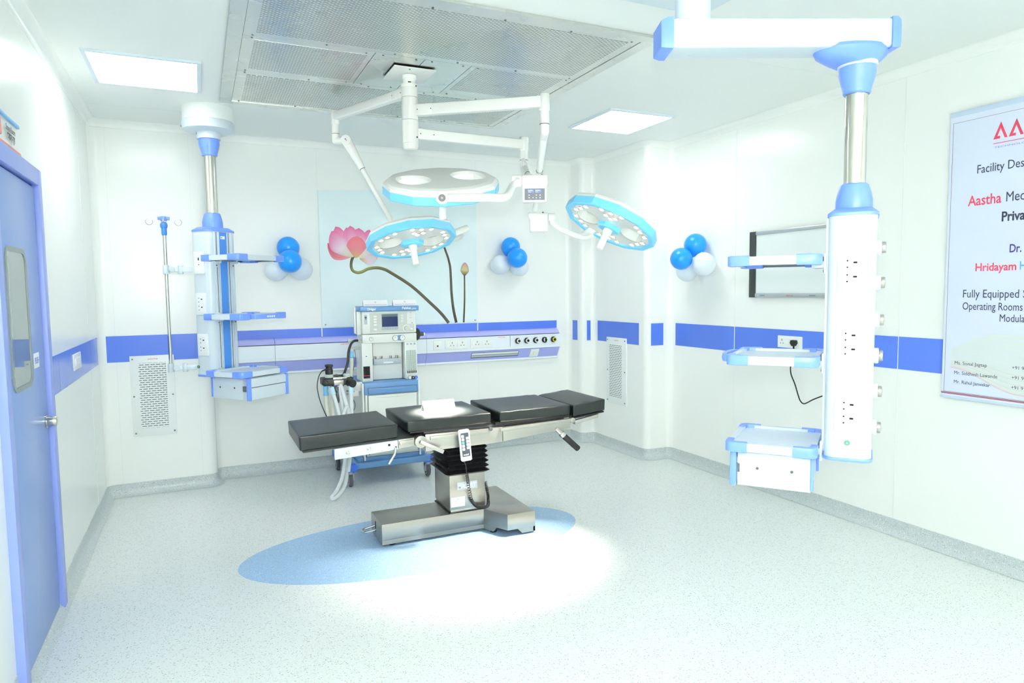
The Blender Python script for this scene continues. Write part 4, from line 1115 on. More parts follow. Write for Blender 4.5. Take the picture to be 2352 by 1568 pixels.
PALE, PINK, DEEP, CREAM, ROSE, RED = (238, 222, 234), (236, 170, 208), (214, 84, 140), (226, 214, 180), (222, 120, 132), (206, 76, 92)
def stem(pts, w0, w1, ca, cb):
    P = spline([Vector((p[0], p[1], 0)) for p in pts], 8); rows = []
    for i, p in enumerate(P):
        t = i/(len(P)-1); a = P[max(i-1, 0)]; c = P[min(i+1, len(P)-1)]; d = (c-a).normalized(); nx, nz = -d.y, d.x; w = w0+(w1-w0)*t
        k = .5+.5*math.sin(t*7.0-1.2); up_ = mixc(ca, cb, k)
        rows.append([(p.x+nx*w*v, p.y+nz*w*v, mixc(up_, (62, 54, 44), max(0, -v)*.75)) for v in (1, .4, -.1, -.5, -1)])
    inkpoly(rows)
stem([(1.372, 2.03), (1.352, 1.985), (1.346, 1.93), (1.362, 1.888), (1.405, 1.870), (1.450, 1.878), (1.51, 1.906), (1.588, 1.917), (1.660, 1.905), (1.735, 1.868), (1.946, 1.732), (2.147, 1.552), (2.250, 1.452), (2.330, 1.354)], .013, .016, (88, 78, 60), (150, 152, 72))
stem([(2.285, 2.16), (2.310, 2.09), (2.335, 2.02), (2.355, 1.93), (2.362, 1.80), (2.366, 1.66), (2.382, 1.50), (2.412, 1.354)], .010, .015, (80, 72, 60), (84, 74, 58))
stem([(2.511, 1.845), (2.510, 1.70), (2.506, 1.55), (2.494, 1.354)], .008, .010, (92, 80, 58), (110, 100, 64))
# flower: back petals first
F0 = (1.385, 2.015)
petal((1.40, 2.05), (1.206, 2.306), .070, .030, PALE, PINK, DEEP)
petal((1.40, 2.05), (1.310, 2.300), .058, .010, PALE, (240, 190, 218), DEEP)
petal((1.40, 2.05), (1.535, 2.285), .060, -.030, PALE, PINK, DEEP)
petal((1.40, 2.05), (1.430, 2.298), .075, -.02, PALE, (240, 186, 216), DEEP)
petal((1.39, 2.04), (1.346, 2.318), .062, .0, PALE, (238, 180, 212), DEEP)
petal((1.37, 2.03), (1.128, 2.150), .050, .065, (222, 170, 160), ROSE, (184, 60, 84), edge=PALE)
petal((1.37, 2.02), (1.170, 2.262), .085, .035, CREAM, PALE, DEEP)
petal((1.41, 2.03), (1.620, 2.10), .060, -.05, CREAM, (236, 214, 226), PINK)
petal((1.41, 2.02), (1.560, 2.20), .070, -.03, CREAM, PALE, PINK)
petal((1.395, 2.010), (1.410, 2.220), .095, .0, (206, 176, 120), ROSE, (222, 96, 112), edge=(214, 92, 120), wpos=.5)
petal((1.43, 2.005), (1.60, 2.020), .045, -.030, (196, 160, 96), (236, 216, 224), PALE)
# bud
petal((2.511, 1.834), (2.519, 1.976), .046, .0, (92, 74, 60), (206, 204, 140), (212, 130, 140), edge=(120, 110, 80), wpos=.34)
ink.build('lotus_print', s)

# ---------------------------------------------------------------- balloons
def balloon(c, r, m, label, grp, knot=None):
    c = Vector(c); kd = (Vector(knot) if knot else Vector((0, -1, -.2))).normalized()
    X = kd.to_track_quat('Z', 'Y').to_matrix().to_4x4(); X.translation = c
    b = MB(X); prof = []
    for i in range(25):
        a = PI*i/24; rr = r*math.sin(a); z = -r*1.02*math.cos(a)
        if z > 0: z *= 1.06
        prof.append((max(rr, .0008), z))
    b.lathe(prof, m, seg=36)
    b.lathe([(.004, r*1.06), (.005, r*1.09), (.010, r*1.13), (.003, r*1.135)], m, seg=12)
    return tag(b.build('balloon', angle=60), label, 'balloon', grp)
g1 = 'blue and white balloons on the walls'
def cluster(pts, where, xy):
    for nm, a, z, r, m, dep, kn in pts: balloon(xy(a, dep) + (z,), r, m, '%s of the cluster %s' % (nm, where), g1, kn)
bw = lambda a, d: (a, YB-d)
rw = lambda a, d: (XR-d, a)
cluster([('upper blue balloon', .759, 2.092, .100, 'balloon_blue', .11, (.2, .3, -1)), ('lower blue balloon', .750, 1.962, .102, 'balloon_blue', .280, (.05, -1, -.05)),
         ('left white balloon', .646, 1.890, .100, 'balloon_white', .11, (.8, -.2, .4)), ('right white balloon', .868, 1.898, .100, 'balloon_white', .11, (-.8, -.2, .4))], 'beside the left pendant shelves', bw)
cluster([('upper blue balloon', 2.999, 2.136, .100, 'balloon_blue', .11, (.2, .3, -1)), ('lower blue balloon', 2.988, 2.013, .102, 'balloon_blue', .290, (.25, -1, .0)),
         ('left white balloon', 2.876, 1.948, .100, 'balloon_white', .11, (.8, -.2, .4)), ('right white balloon', 3.098, 1.931, .100, 'balloon_white', .11, (-.6, -.2, .6))], 'right of the lotus panel', bw)
cluster([('upper blue balloon', 4.916, 2.073, .100, 'balloon_blue', .11, (0, .3, -1)), ('left blue balloon', 4.912, 1.946, .099, 'balloon_blue', .270, (-.75, -.6, .0)),
         ('front white balloon', 4.773, 1.891, .100, 'balloon_white', .13, (0, .3, 1)), ('low rear white balloon', 5.040, 1.841, .098, 'balloon_white', .10, (0, -.4, 1))], 'left of the whiteboard', rw)

# ---------------------------------------------------------------- whiteboard
s = thing('whiteboard', 'blank whiteboard in a silver frame with black end cap, behind the right pendant', 'whiteboard', (XR, 3.78, 1.6))
y0, y1, z0, z1 = 3.24, 4.33, 1.598, 2.140
b = MB(); b.box((XR-.022, y0+.05, z0+.02), (XR-.004, y1-.05, z1-.02), 'board_white'); b.build('board', s)
for a, c in ((y1-.068, y1), (y0, y0+.068)):
    b = MB(); b.box((XR-.032, a, z0), (XR, c, z1), 'board_black', .004); b.build('end_cap', s)
b = MB(); b.box((XR-.032, y0+.068, z1-.030), (XR, y1-.068, z1-.002), 'alu', .004); b.build('frame_bar', s)
b = MB(); b.box((XR-.032, y0+.068, z0+.002), (XR, y1-.068, z0+.034), 'alu', .004); bb = b.build('frame_bar', s)
b = MB(); b.text('AASTHA', (XR-.0322, 3.93, z0+.012), (0, -1, 0), (0, 0, 1), .010, 'ink_red', sx=1.3)
for yy in (4.18, 3.68): b.box((XR-.0328, yy-.028, z0+.012), (XR-.0318, yy+.028, z0+.022), 'ink_grey')
b.build('lettering', bb)

# ---------------------------------------------------------------- wall socket with plug and cable
s = thing('wall_socket', 'white double wall socket plate on the blue band below the whiteboard', 'wall socket', (XR, 3.907, 1.2))
b = MB(); b.box((XR-.012, 3.786, 1.200), (XR, 4.028, 1.296), 'white_plastic', .004); p = b.build('plate', s)
b = MB(); b.box((XR-.017, 3.905, 1.226), (XR-.010, 3.945, 1.272), 'gauge_white', .002); b.build('rocker', p)
for dy, dz, hw, hh in ((0, .014, .003, .008), (.013, -.012, .004, .003), (-.013, -.012, .004, .003)):
    b = MB(); b.box((XR-.0132, 3.982+dy-hw, 1.248+dz-hh), (XR-.011, 3.982+dy+hw, 1.248+dz+hh), 'hole_grey'); b.build('pin_hole', p)
s = thing('power_cord', 'black mains plug in the wall socket with its black cable drooping to the right', 'power cord', (XR-.03, 3.845, .80))
b = MB(); b.prism([(3.865, 1.268), (3.828, 1.268), (3.822, 1.245), (3.838, 1.222), (3.856, 1.222), (3.872, 1.245)], -.050, -.012, 'rubber_black', frame_from((XR, 0, 0), (0, 1, 0), (0, 0, 1), (1, 0, 0)), bev=.005)
b.cyl((XR-.032, 3.846, 1.225), (XR-.032, 3.846, 1.195), .008, 'rubber_black', r1=.005); b.build('plug', s)
b = MB(); b.tube([(XR-.032, 3.846, 1.20), (XR-.034, 3.852, 1.15), (XR-.036, 3.868, 1.065), (XR-.038, 3.860, 1.0), (XR-.045, 3.815, .93), (XR-.05, 3.775, .845), (XR-.055, 3.748, .805), (XR-.06, 3.705, .792), (XR-.06, 3.62, .838), (XR-.055, 3.50, .893), (XR-.03, 3.36, .95), (XR-.006, 3.26, .99)], .0048, 'rubber_black', 8, smooth=5); b.build('cable', s)

# ---------------------------------------------------------------- banner on the right wall
s = thing('banner', 'tall white printed banner with red and dark lettering on the right wall', 'banner', (XR, 2.2, .985))
yl_, yr_ = 2.690, 1.62
b = MB(); b.box((XR-.020, yr_, .985), (XR-.016, yl_, 2.712), 'poster_film', .001, 1)
b.box((XR-.022, yr_, 2.690), (XR-.012, yl_+.004, 2.722), 'poster_edge', .004); b.build('sheet', s)
b = MB(); b.cyl((XR-.019, yr_, .990), (XR-.019, yl_+.004, .990), .007, 'poster_edge', seg=12); b.build('bottom_rod', s)
xp = XR-.0206
b = MB()
b.box((xp-.0002, 2.672, 1.024), (xp+.0002, 2.6738, 2.656), 'line_brown'); b.box((xp-.0002, yr_+.02, 2.6545), (xp+.0002, 2.6738, 2.6562), 'line_brown'); b.box((xp-.0002, yr_+.02, 1.0235), (xp+.0002, 2.6738, 1.0250), 'line_brown')
for z, m_ in ((1.010, 'ink_dark'), (1.0135, 'sign_orange'), (1.017, 'ink_navy')): b.box((xp-.0003, yr_, z), (xp+.0002, yl_, z+.0035), m_)
b.build('border', s)
b = MB()   # faint printed swoosh
n = 40
def zt_(u): return 1.165 + .225*math.sin(min(u/.30, 1)*PI/2)*(1-.25*max(0, u-.3)) if u > 0 else 1.165
top = [(2.636-u, 1.291+.100*math.sin(min(u/.28, 1)*PI/2)) for u in [i/n*.55 for i in range(n+1)]]
bot = [(2.636-u, 1.172-.125*(1-math.cos(min(u/.40, 1)*PI))/2) for u in [i/n*.55 for i in range(n+1)]]
b.add([(xp-.0001, a, z) for a, z in top]+[(xp-.0001, a, z) for a, z in bot], [(i, i+1, n+2+i, n+1+i) for i in range(n)], 'poster_wave')
for k in range(12):
    f0 = k/12
    ln = [(t[0], b_[1]+(t[1]-b_[1])*f0) for t, b_ in zip(top, bot)]
    b.add([(xp-.0002, a, z) for a, z in ln]+[(xp-.0002, a, z+(.009 if k < 1 else .0022)) for a, z in ln], [(i, i+1, n+2+i, n+1+i) for i in range(n)], 'poster_wave_red' if k < 5 else 'poster_film')
b.build('swoosh', s)
R_, U_ = (0, -1, 0), (0, 0, 1)
def line(txt, y, z, h, m_, w=None, bold=0.0, sx=.72, nm='lettering'):
    b = MB(); b.text(txt, (xp-.0004, y, z), R_, U_, h, m_, w=w, bold=bold, sx=sx, depth=.0002); return b.build(nm, s)
b = MB()   # the two peaked letters of the mark
for ya in (2.441, 2.359):
    A_ = lambda u, v: (xp-.0004, ya-u*.076, 2.515+v*.094)
    b.add([A_(0, 0), A_(.50, 1), A_(.55, .72), A_(.28, .16), A_(.48, .16), A_(.48, 0)], [(0, 1, 2, 3), (0, 3, 4, 5)], 'ink_red')
    b.add([A_(.50, 1), A_(1.0, 0), A_(.80, 0), A_(.50, .62)], [(0, 1, 2, 3)], 'ink_red')
b.box((xp-.0006, 2.12, 2.489), (xp-.0002, 2.441, 2.4925), 'ink_red'); b.build('logo', s)
line('TECHNOLO', 2.434, 2.463, .0105, 'ink_blue', w=.166)
line('Facility Des', 2.523, 2.335, .052, 'ink_dark', w=.250)
line('Aastha', 2.570, 2.150, .062, 'ink_red', w=.186, bold=.012)
line('Med', 2.358, 2.152, .058, 'ink_dark', w=.098)
line('Priva', 2.378, 2.043, .056, 'ink_dark', w=.122, bold=.025)
line('Dr.', 2.329, 1.863, .048, 'ink_navy', w=.062, bold=.02)
line('Hridayam', 2.512, 1.762, .048, 'ink_red', w=.222, bold=.015)
line('H', 2.272, 1.764, .048, 'ink_sky', w=.030, bold=.015)
line('Fully Equipped S', 2.578, 1.605, .050, 'ink_dark', w=.350)
line('Operating Rooms', 2.578, 1.532, .047, 'ink_dark', w=.330)
line('Modula', 2.366, 1.467, .045, 'ink_dark', w=.132)
line('Ms. Sonal Jagtap', 2.613, 1.196, .021, 'ink_dark', w=.188)
line('Mr. Siddhesh Lawande', 2.613, 1.135, .022, 'ink_dark', w=.248)
line('Mr. Rahul Janvekar', 2.613, 1.080, .021, 'ink_dark', w=.210)
for z, t_ in ((1.198, '+91 9'), (1.141, '+91 9'), (1.084, '+91 9')): line(t_, 2.289, z, .020, 'ink_dark', w=.062)

# ================================================================ anaesthesia machine
s = thing('anaesthesia_machine', 'white and blue anaesthesia machine on castors standing behind the operating table', 'anaesthesia machine', (1.5, 6.05, 0))
F, FU, BK = 5.80, 5.88, 6.40
# chassis
b = MB(); b.box((1.17, F-.02, .150), (1.84, 6.44, .205), 'machine_blue', .012, 3); b.box((1.20, F+.01, .200), (1.80, 6.42, .245), 'machine_blue', .01); base = b.build('base', s)
for x, y in ((1.125, 5.80), (1.83, 5.83), (1.13, 6.42), (1.83, 6.42)):
    b = MB(); b.box((x-.045, y-.035, .135), (x+.055 if x < 1.5 else x+.045, y+.045, .198), 'machine_blue_deep', .012, 3); c = b.build('caster', s)
    b = MB(); b.cyl((x, y, .10), (x, y, .14), .016, 'label_grey'); b.box((x-.030, y-.005, .050), (x-.019, y+.035, .125), 'label_grey', .004); b.box((x+.019, y-.005, .050), (x+.030, y+.035, .125), 'label_grey', .004); b.box((x-.030, y-.005, .095), (x+.030, y+.035, .125), 'label_grey', .004); b.build('fork', c)
    b = MB(); b.cyl((x-.016, y+.015, .0605), (x+.016, y+.015, .0605), .060, 'grey_dark', bev=.008, seg=32); b.cyl((x-.0175, y+.015, .0605), (x+.0175, y+.015, .0605), .040, 'label_grey', seg=28); b.cyl((x-.018, y+.015, .0605), (x+.018, y+.015, .0605), .032, 'grey_dark', seg=28); b.build('wheel', c)
# drawer cabinet
b = MB(); b.box((1.272, F+.012, .245), (1.745, BK, .800), 'machine_cream', .006); b.build('cabinet', s)
for x in (1.252, 1.752):
    b = MB(); b.box((x-.006, F-.002, .215), (x+.008, F+.05, .890), 'white_plastic', .003); b.box((x-.003, F+.06, .25), (x+.004, BK-.02, .885), 'machine_grey', .002); b.build('side_rail', s)
b = MB(); b.box((1.262, F-.005, .790), (1.748, BK, .896), 'machine_blue', .008, 3); b.build('worktop', s)
b = MB(); b.box((1.292, F-.0075, .797), (1.734, F-.003, .853), 'grey_dark'); b.box((1.296, F-.012, .797), (1.730, F-.004, .849), 'machine_blue', .003); dr = b.build('drawer', s)
def bow(x0, x1, zt_, sag, y, m, parent, name):
    n = 16; b = MB(); t = [(x0+(x1-x0)*i/n) for i in range(n+1)]; f_ = [sag*(1-(2*i/n-1)**2) for i in range(n+1)]
    b.loft([[(t[i], y, zt_), (t[i], y-.012, zt_), (t[i], y-.014, zt_-f_[i]*.8-.003), (t[i], y, zt_-f_[i]-.004)] for i in range(n+1)], m); return b.build(name, parent, angle=40)
bow(1.300, 1.726, .846, .018, F-.011, 'machine_blue', dr, 'handle')
for k, (z0, z1) in enumerate(((.530, .785), (.262, .524))):
    b = MB(); b.box((1.292, F+.002, z0-.001), (1.734, F+.013, z1+.001), 'grey_dark'); b.box((1.296, F-.004, z0), (1.730, F+.012, z1), 'machine_cream', .004); dr = b.build('drawer', s)
    bow(1.296, 1.730, z1-.002, .020, F-.003, 'machine_cream', dr, 'handle')
# upper body
b = MB(); b.box((1.268, FU+.10, .896), (1.762, FU+.24, 1.236), 'machine_cream', .006); b.box((1.268, FU, .896), (1.362, FU+.11, 1.236), 'machine_cream', .004); b.box((1.3625, FU+.004, .896), (1.3645, FU+.10, 1.236), 'shadow_grey'); b.box((1.366, FU+.06, .90), (1.64, FU+.105, 1.232), 'machine_cream', .004)
b.build('body', s)
b = MB(); b.box((1.277, FU-.001, .925), (1.336, FU+.02, 1.032), 'dark_hole', .002); b.box((1.280, FU-.002, .948), (1.333, FU-.0005, .953), 'ink_red'); b.build('bellows_window', s)
b = MB(); b.cyl((1.306, FU+.001, 1.120), (1.306, FU-.003, 1.120), .012, 'gauge_white', seg=24); b.cyl((1.306, FU, 1.120), (1.306, FU-.0035, 1.120), .008, 'ink_navy', seg=3); b.build('switch', s)
b = MB(); b.box((1.378, FU+.030, 1.038), (1.625, FU+.065, 1.088), 'label_grey', .003); b.box((1.465, FU+.0285, 1.046), (1.553, FU+.031, 1.060), 'gauge_white'); rail = b.build('vaporiser_rail', s)
for x in (1.395, 1.450, 1.535, 1.592):
    b = MB(); b.box((x-.010, FU+.035, 1.085), (x-.006, FU+.06, 1.112), 'steel_satin'); b.box((x+.006, FU+.035, 1.085), (x+.010, FU+.06, 1.112), 'steel_satin'); b.cyl((x, FU+.048, 1.085), (x, FU+.048, 1.104), .005, 'steel_polished', seg=12); b.build('pin', rail)
# flow meters
b = MB(); b.box((1.652, FU-.004, .900), (1.766, FU+.12, 1.232), 'machine_cream', .004); b.box((1.660, FU-.008, .895), (1.764, FU+.01, .935), 'machine_grey', .006); b.box((1.664, FU-.0055, .948), (1.756, FU-.003, 1.156), 'machine_grey'); fm = b.build('flowmeter_bank', s)
for k in range(5):
    x = 1.672+k*.0192; b = MB(); b.cyl((x, FU-.009, .950), (x, FU-.009, 1.154), .0058, 'tube_glass', seg=14); t = b.build('flow_tube', fm)
    b = MB(); b.cyl((x, FU-.016, .952), (x, FU-.016, .972), .0055, 'grey_dark', seg=12)
    for j in range(9): b.box((x-.004, FU-.0156, .985+j*.018), (x+.002, FU-.0148, .987+j*.018), 'hole_grey')
    b.build('scale', t)
for k, m_ in enumerate(('gauge_white', 'rubber_black', 'machine_blue_deep')):
    x = 1.688+k*.0295; b = MB(); b.cyl((x, FU-.006, .910), (x, FU-.030, .910), .0135, m_, bev=.003, seg=24)
    if k == 1: b.cyl((x, FU-.0300, .910), (x, FU-.0312, .910), .007, 'gauge_white', seg=3)
    if k == 0: b.cyl((x, FU-.005, .910), (x, FU-.010, .910), .016, 'grey_dark', seg=24)
    o = b.build('flow_knob', fm); o['label'] = ['white flow knob', 'black flow knob', 'blue flow knob'][k]
    b = MB(); b.cyl((1.676+k*.033, FU-.003, 1.214), (1.676+k*.033, FU-.007, 1.214), .0135, 'gauge_white', bev=.001, seg=24); b.cyl((1.676+k*.033, FU-.006, 1.214), (1.676+k*.033, FU-.0078, 1.214), .010, 'label_grey', seg=20); b.box((1.674+k*.033, FU-.0084, 1.210), (1.684+k*.033, FU-.0076, 1.2125), 'ink_navy'); b.build('pressure_gauge', fm)
# gauge strip
b = MB(); b.box((1.276, FU-.006, 1.232), (1.764, FU+.22, 1.310), 'machine_cream', .006); gs = b.build('gauge_strip', s)
def gauge(x, z, r, parent):
    b = MB(); b.cyl((x, FU-.004, z), (x, FU-.010, z), r, 'grey_dark', seg=32); b.cyl((x, FU-.006, z), (x, FU-.012, z), r*.88, 'gauge_white', seg=32)
    for k in range(8):
        a = -PI*.2 + k*PI*1.4/7; b.box((x+r*.62*math.cos(a)-.001, FU-.0126, z+r*.62*math.sin(a)-.001), (x+r*.62*math.cos(a)+.001, FU-.0118, z+r*.62*math.sin(a)+.001), 'ink_dark')
    b.box((x-.001, FU-.0128, z-.002), (x+.001, FU-.0118, z+r*.55), 'ink_dark'); return b.build('gauge', parent)
b = MB(); b.box((1.590, FU-.0075, 1.247), (1.624, FU-.004, 1.296), 'machine_blue'); b.build('gauge_panel', gs)
gauge(1.568, 1.271, .026, gs); gauge(1.631, 1.271, .025, gs); gauge(1.352, 1.271, .018, gs)
# monitor block
b = MB(); b.box((1.278, FU-.008, 1.314), (1.762, FU+.17, 1.512), 'machine_cream', .008, 3); mo = b.build('monitor', s)
b = MB(); b.prism([(1.345, 1.328), (1.742, 1.328), (1.742, 1.392), (1.678, 1.392), (1.678, 1.494), (1.345, 1.494)], FU-.0105, FU-.006, 'machine_grey', frame_from((0, 0, 0), (1, 0, 0), (0, 0, 1), (0, 1, 0))) ; b.build('control_panel', mo)
b = MB(); b.box((1.446, FU-.0125, 1.346), (1.596, FU-.008, 1.488), 'label_grey', .002); b.box((1.450, FU-.0136, 1.374), (1.592, FU-.012, 1.462), 'screen_navy'); b.box((1.450, FU-.0136, 1.462), (1.592, FU-.012, 1.485), 'screen_top')
for k in range(5): b.box((1.4755+k*.0235, FU-.0132, 1.350), (1.4765+k*.0235, FU-.0122, 1.372), 'hole_grey')
b.build('screen', mo)
for z in (1.466, 1.442, 1.418, 1.394, 1.353):
    b = MB(); b.prism(rrect(1.376, z-.0075, 1.404, z+.0075, .006), FU-.0135, FU-.009, 'gauge_white', frame_from((0, 0, 0), (1, 0, 0), (0, 0, 1), (0, 1, 0))); b.build('button', mo)
for z in (1.470, 1.446, 1.422):
    b = MB(); b.cyl((1.634, FU-.009, z), (1.634, FU-.0135, z), .009, 'gauge_white', seg=18); b.box((1.632, FU-.0142, z-.001), (1.640, FU-.0132, z+.003), 'ink_grey'); b.build('button', mo)
b = MB(); b.cyl((1.669, FU-.006, 1.355), (1.669, FU-.013, 1.355), .033, 'machine_cream', seg=36, bev=.001); b.cyl((1.669, FU-.010, 1.355), (1.669, FU-.038, 1.355), .022, 'machine_grey', bev=.004, seg=32); b.build('rotary_knob', mo)
b = MB(); b.box((1.706, FU-.012, 1.341), (1.727, FU-.009, 1.357), 'gauge_white', .001); b.build('button', mo)
b = MB(); b.box((1.294, FU-.010, 1.400), (1.322, FU-.007, 1.482), 'label_grey'); b.cyl((1.308, FU-.009, 1.460), (1.308, FU-.012, 1.460), .009, 'keypad', seg=18); b.box((1.305, FU-.012, 1.440), (1.311, FU-.009, 1.462), 'keypad'); b.build('key_label', mo)
b = MB()
for z in (1.497, 1.488, 1.470, 1.452, 1.444): b.box((1.702, FU-.0088, z-.001), (1.722, FU-.0078, z+.001), 'ink_grey')
b.cyl((1.724, FU-.007, 1.402), (1.724, FU-.010, 1.402), .005, 'ink_grey', seg=12); b.build('legend', mo)
# top bar with its lettering
b = MB(); b.box((1.256, FU-.030, 1.512), (1.784, FU+.19, 1.556), 'machine_blue', .008, 3); tb = b.build('top_bar', s)
b = MB(); b.text('Dr\u00e4ger', (1.322, FU-.0305, 1.5225), (1, 0, 0), (0, 0, 1), .021, 'gauge_white', w=.074, bold=.03); b.text('Fabius', (1.630, FU-.0305, 1.526), (1, 0, 0), (0, 0, 1), .022, 'gauge_white', w=.080, bold=.03); b.text('plus', (1.717, FU-.0305, 1.5225), (1, 0, 0), (0, 0, 1), .020, 'gauge_white', w=.042, bold=.01, shear=.2); b.build('lettering', tb)
# side structure: rail, black bag arm on the right
b = MB(); b.box((1.222, FU+.05, 1.32), (1.236, FU+.09, 1.552), 'white_plastic', .003); b.box((1.240, FU+.03, 1.31), (1.276, FU+.14, 1.512), 'machine_cream', .004); b.build('side_rail', s)
b = MB(); b.sphere((1.800, FU+.12, 1.290), .058, 'rubber_black', 20, (.62, 1, 1)); b.cyl((1.83, FU+.12, 1.290), (1.865, FU+.12, 1.290), .020, 'grey_dark'); b.box((1.865, FU+.10, 1.278), (1.875, FU+.14, 1.302), 'gauge_white', .002); b.build('vent_knob', s)
b = MB(); b.cyl((1.765, FU+.10, 1.128), (1.788, FU+.10, 1.128), .020, 'rubber_black'); b.build('side_knob', s)
# breathing system on its arm to the left
b = MB(); b.box((1.095, 5.86, .820), (1.262, 5.90, .900), 'white_plastic', .004); b.box((1.175, 5.85, .78), (1.225, 5.92, .83), 'white_plastic', .004); b.cyl((1.12, 5.84, .822), (1.185, 5.84, .832), .012, 'steel_polished'); b.cyl((1.115, 5.83, .822), (1.128, 5.83, .822), .018, 'steel_satin'); b.build('absorber_arm', s)
b = MB(); b.box((.905, 5.70, .905), (1.155, 5.88, .965), 'rubber_black', .008, 3); b.box((.99, 5.695, .908), (1.07, 5.72, .950), 'steel_satin', .004); b.box((.985, 5.70, .955), (1.10, 5.86, .972), 'steel_polished', .003); b.cyl((1.115, 5.715, .925), (1.145, 5.66, .915), .034, 'rubber_black', bev=.006); b.cyl((.925, 5.72, .93), (.915, 5.69, .93), .024, 'rubber_black', bev=.004); b.box((.985, 5.696, .895), (1.07, 5.75, .908), 'ink_navy')
ab = b.build('absorber', s)
b = MB(); b.lathe([(.036, .968), (.036, .992), (.033, .996)], 'tube_glass', Matrix.Translation((.965, 5.77, 0))); b.lathe([(.028, .996), (.031, 1.0), (.031, 1.038), (.026, 1.042), (.026, 1.058), (.034, 1.062), (.034, 1.074), (.028, 1.078)], 'rubber_black', Matrix.Translation((.965, 5.77, 0))); b.build('pressure_valve', s)
b = MB(); b.lathe([(.030, .968), (.032, .990), (.024, 1.000)], 'tube_glass', Matrix.Translation((1.055, 5.80, 0))); b.lathe([(.030, .968), (.032, .990), (.024, .998)], 'tube_glass', Matrix.Translation((1.105, 5.74, 0))); b.build('valve_dome', s)
b = MB(); b.tube([(1.235, 5.88, 1.262), (1.20, 5.86, 1.260), (1.165, 5.83, 1.235), (1.140, 5.81, 1.17), (1.130, 5.80, 1.09), (1.105, 5.79, 1.02), (1.085, 5.78, .975)], .0105, 'rubber_black', 12, smooth=5); b.build('gas_hose', s)
b = MB(); b.cyl((1.195, 5.88, 1.262), (1.275, 5.90, 1.262), .010, 'steel_polished'); b.box((1.150, 5.87, 1.252), (1.198, 5.90, 1.278), 'label_grey', .003); b.build('hose_fitting', s)
b = MB(); b.box((.975, 5.76, .975), (1.08, 5.785, .988), 'rubber_black', .004); b.build('valve_bridge', s)
def corr(pts, r, m, name, parent=s, pitch=.009, k=12):
    P = spline([Vector(p) for p in pts], k); out = []; acc = 0
    L = sum((P[i+1]-P[i]).length for i in range(len(P)-1)); n = max(8, int(L/pitch*2)); rs = []
    seg_ = 0; d = 0.0; cum = [0.0]
    for i in range(len(P)-1): cum.append(cum[-1]+(P[i+1]-P[i]).length)
    j = 0
    for i in range(n+1):
        t = L*i/n
        while j < len(cum)-2 and cum[j+1] < t: j += 1
        f_ = (t-cum[j])/max(cum[j+1]-cum[j], 1e-9); out.append(P[j].lerp(P[j+1], min(f_, 1))); rs.append(r*(1.0 if i % 2 else .88))
    b = MB(); b.tube(out, rs, m, 12); return b.build(name, parent, angle=80)
b = MB(); b.tube([(1.26, 5.95, 1.190), (1.215, 5.93, 1.192), (1.185, 5.90, 1.180), (1.180, 5.89, 1.165)], .014, 'machine_grey', 12, smooth=4); b.build('elbow', s)
b = MB(); b.lathe([(.016, 1.170), (.0185, 1.160), (.0165, 1.148), (.020, 1.125), (.020, 1.118), (.015, 1.112)], 'cuff_blue', Matrix.Translation((1.180, 5.89, 0))); b.build('hose_cuff', s)
corr([(1.180, 5.89, 1.115), (1.176, 5.89, 1.03), (1.165, 5.90, .93), (1.14, 5.90, .84)], .0165, 'hose_ivory', 'breathing_hose')
def hose(pts, r, cuff, m='hose_clear', cm='cuff_pale'):
    corr(pts, r, m, 'breathing_hose')
    if cuff:
        p = Vector(pts[0]); d = (Vector(pts[1])-p).normalized(); b = MB(); b.cyl(p - d*.012, p + d*.052, r*1.25, cm, bev=.003, seg=20); b.build('hose_cuff', s)
hose([(.972, 5.70, .882), (.990, 5.68, .80), (1.012, 5.66, .70), (1.035, 5.64, .58), (1.05, 5.60, .44), (1.035, 5.56, .30), (1.000, 5.52, .17), (.945, 5.49, .075), (.905, 5.47, .040), (.915, 5.46, .022), (.975, 5.49, .050), (1.03, 5.54, .115), (1.055, 5.60, .23), (1.060, 5.66, .40), (1.062, 5.69, .60), (1.050, 5.70, .76), (1.030, 5.70, .905)], .0165, True)
hose([(1.125, 5.68, .888), (1.125, 5.67, .80), (1.120, 5.66, .66), (1.105, 5.64, .48), (1.085, 5.60, .32), (1.060, 5.56, .20)], .0165, True)
hose([(1.045, 5.71, .915), (1.060, 5.68, .84), (1.085, 5.66, .72), (1.105, 5.66, .58)], .018, False)
hose([(1.110, 5.66, .66), (1.08, 5.64, .73), (1.035, 5.63, .645)], .015, False)
b = MB(); b.lathe([(.020, .905), (.0215, .88), (.018, .86), (.022, .83), (.021, .822)], 'cuff_blue', Matrix.Translation((.928, 5.74, 0))); b.build('hose_cuff', s)
corr([(.928, 5.74, .825), (.935, 5.74, .72), (.948, 5.74, .60), (.955, 5.74, .52)], .0165, 'hose_ivory', 'breathing_hose')
corr([(.985, 5.78, .90), (.985, 5.78, .76), (.990, 5.78, .60), (.995, 5.78, .50)], .015, 'hose_ivory', 'breathing_hose')
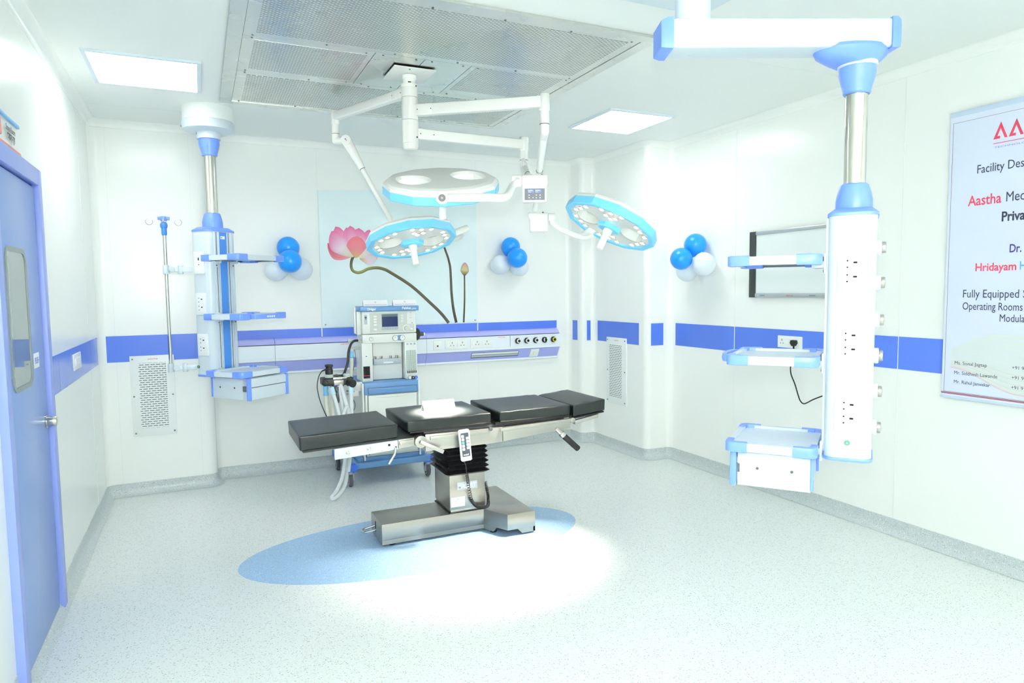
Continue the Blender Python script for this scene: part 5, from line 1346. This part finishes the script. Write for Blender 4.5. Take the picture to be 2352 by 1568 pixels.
b = MB(); b.lathe([(.026, .896), (.024, .865), (.018, .86), (.014, .770), (.011, .758)], 'grey_dark', Matrix.Translation((1.018, 5.71, 0))); b.build('bag_mount', s)
b = MB(); b.tube([(.955, 5.75, 1.045), (.925, 5.74, 1.040), (.893, 5.73, 1.020), (.868, 5.72, .975), (.856, 5.71, .90), (.868, 5.70, .81), (.895, 5.69, .72), (.925, 5.68, .64), (.95, 5.68, .56)], .0042, 'rubber_black', 8, smooth=5); b.cyl((.955, 5.752, 1.047), (.900, 5.735, 1.030), .0075, 'rubber_black', r1=.005); b.build('sensor_cable', s)
b = MB(); b.tube([(1.150, 5.84, .79), (1.180, 5.83, .74), (1.183, 5.82, .69), (1.155, 5.80, .655), (1.13, 5.79, .64)], .0035, 'grey_dark', 8, smooth=5); b.build('sensor_cable', s)
b = MB(); b.tube([(1.215, 5.95, 1.20), (1.225, 5.94, 1.12), (1.205, 5.93, 1.02), (1.175, 5.92, .95)], .003, 'hole_grey', 8, smooth=5); b.build('sensor_cable', s)

# folded cards standing on the machine's top bar
for k, (x0, x1, lb) in enumerate(((1.300, 1.516, 'white folded name card on the left of the blue top bar of the anaesthesia machine'), (1.574, 1.796, 'white folded name card on the right of the blue top bar of the anaesthesia machine'))):
    if k: x0, x1 = 1.566, 1.780
    c = tent(x0, x1, 5.900, 5.960, 1.5565, .052)
    xm = (x0+x1)/2; q = .030/.052; fy = lambda z: 5.900+(z-1.5565)*q-.0008
    for i, m_ in enumerate(('ink_red', 'ink_sky', 'ink_navy')):
        a0 = i*2*PI/3; c.loft([[(xm+r*math.cos(a0+j*.5), fy(1.591+r*math.sin(a0+j*.5)), 1.591+r*math.sin(a0+j*.5)) for j in range(4)] for r in (.007, .004)], m_, cap=False, closed=False)
    upv = Vector((0, q, 1)).normalized()
    c.text('DRAEGER FABIUS PLUS ANAESTHESIA MACHINE', (x0+.012, fy(1.566), 1.566), (1, 0, 0), upv, .0065, 'ink_navy', w=x1-x0-.024)
    o = c.build('name_card'); tag(o, lb, 'card', 'folded cards on the anaesthesia machine')
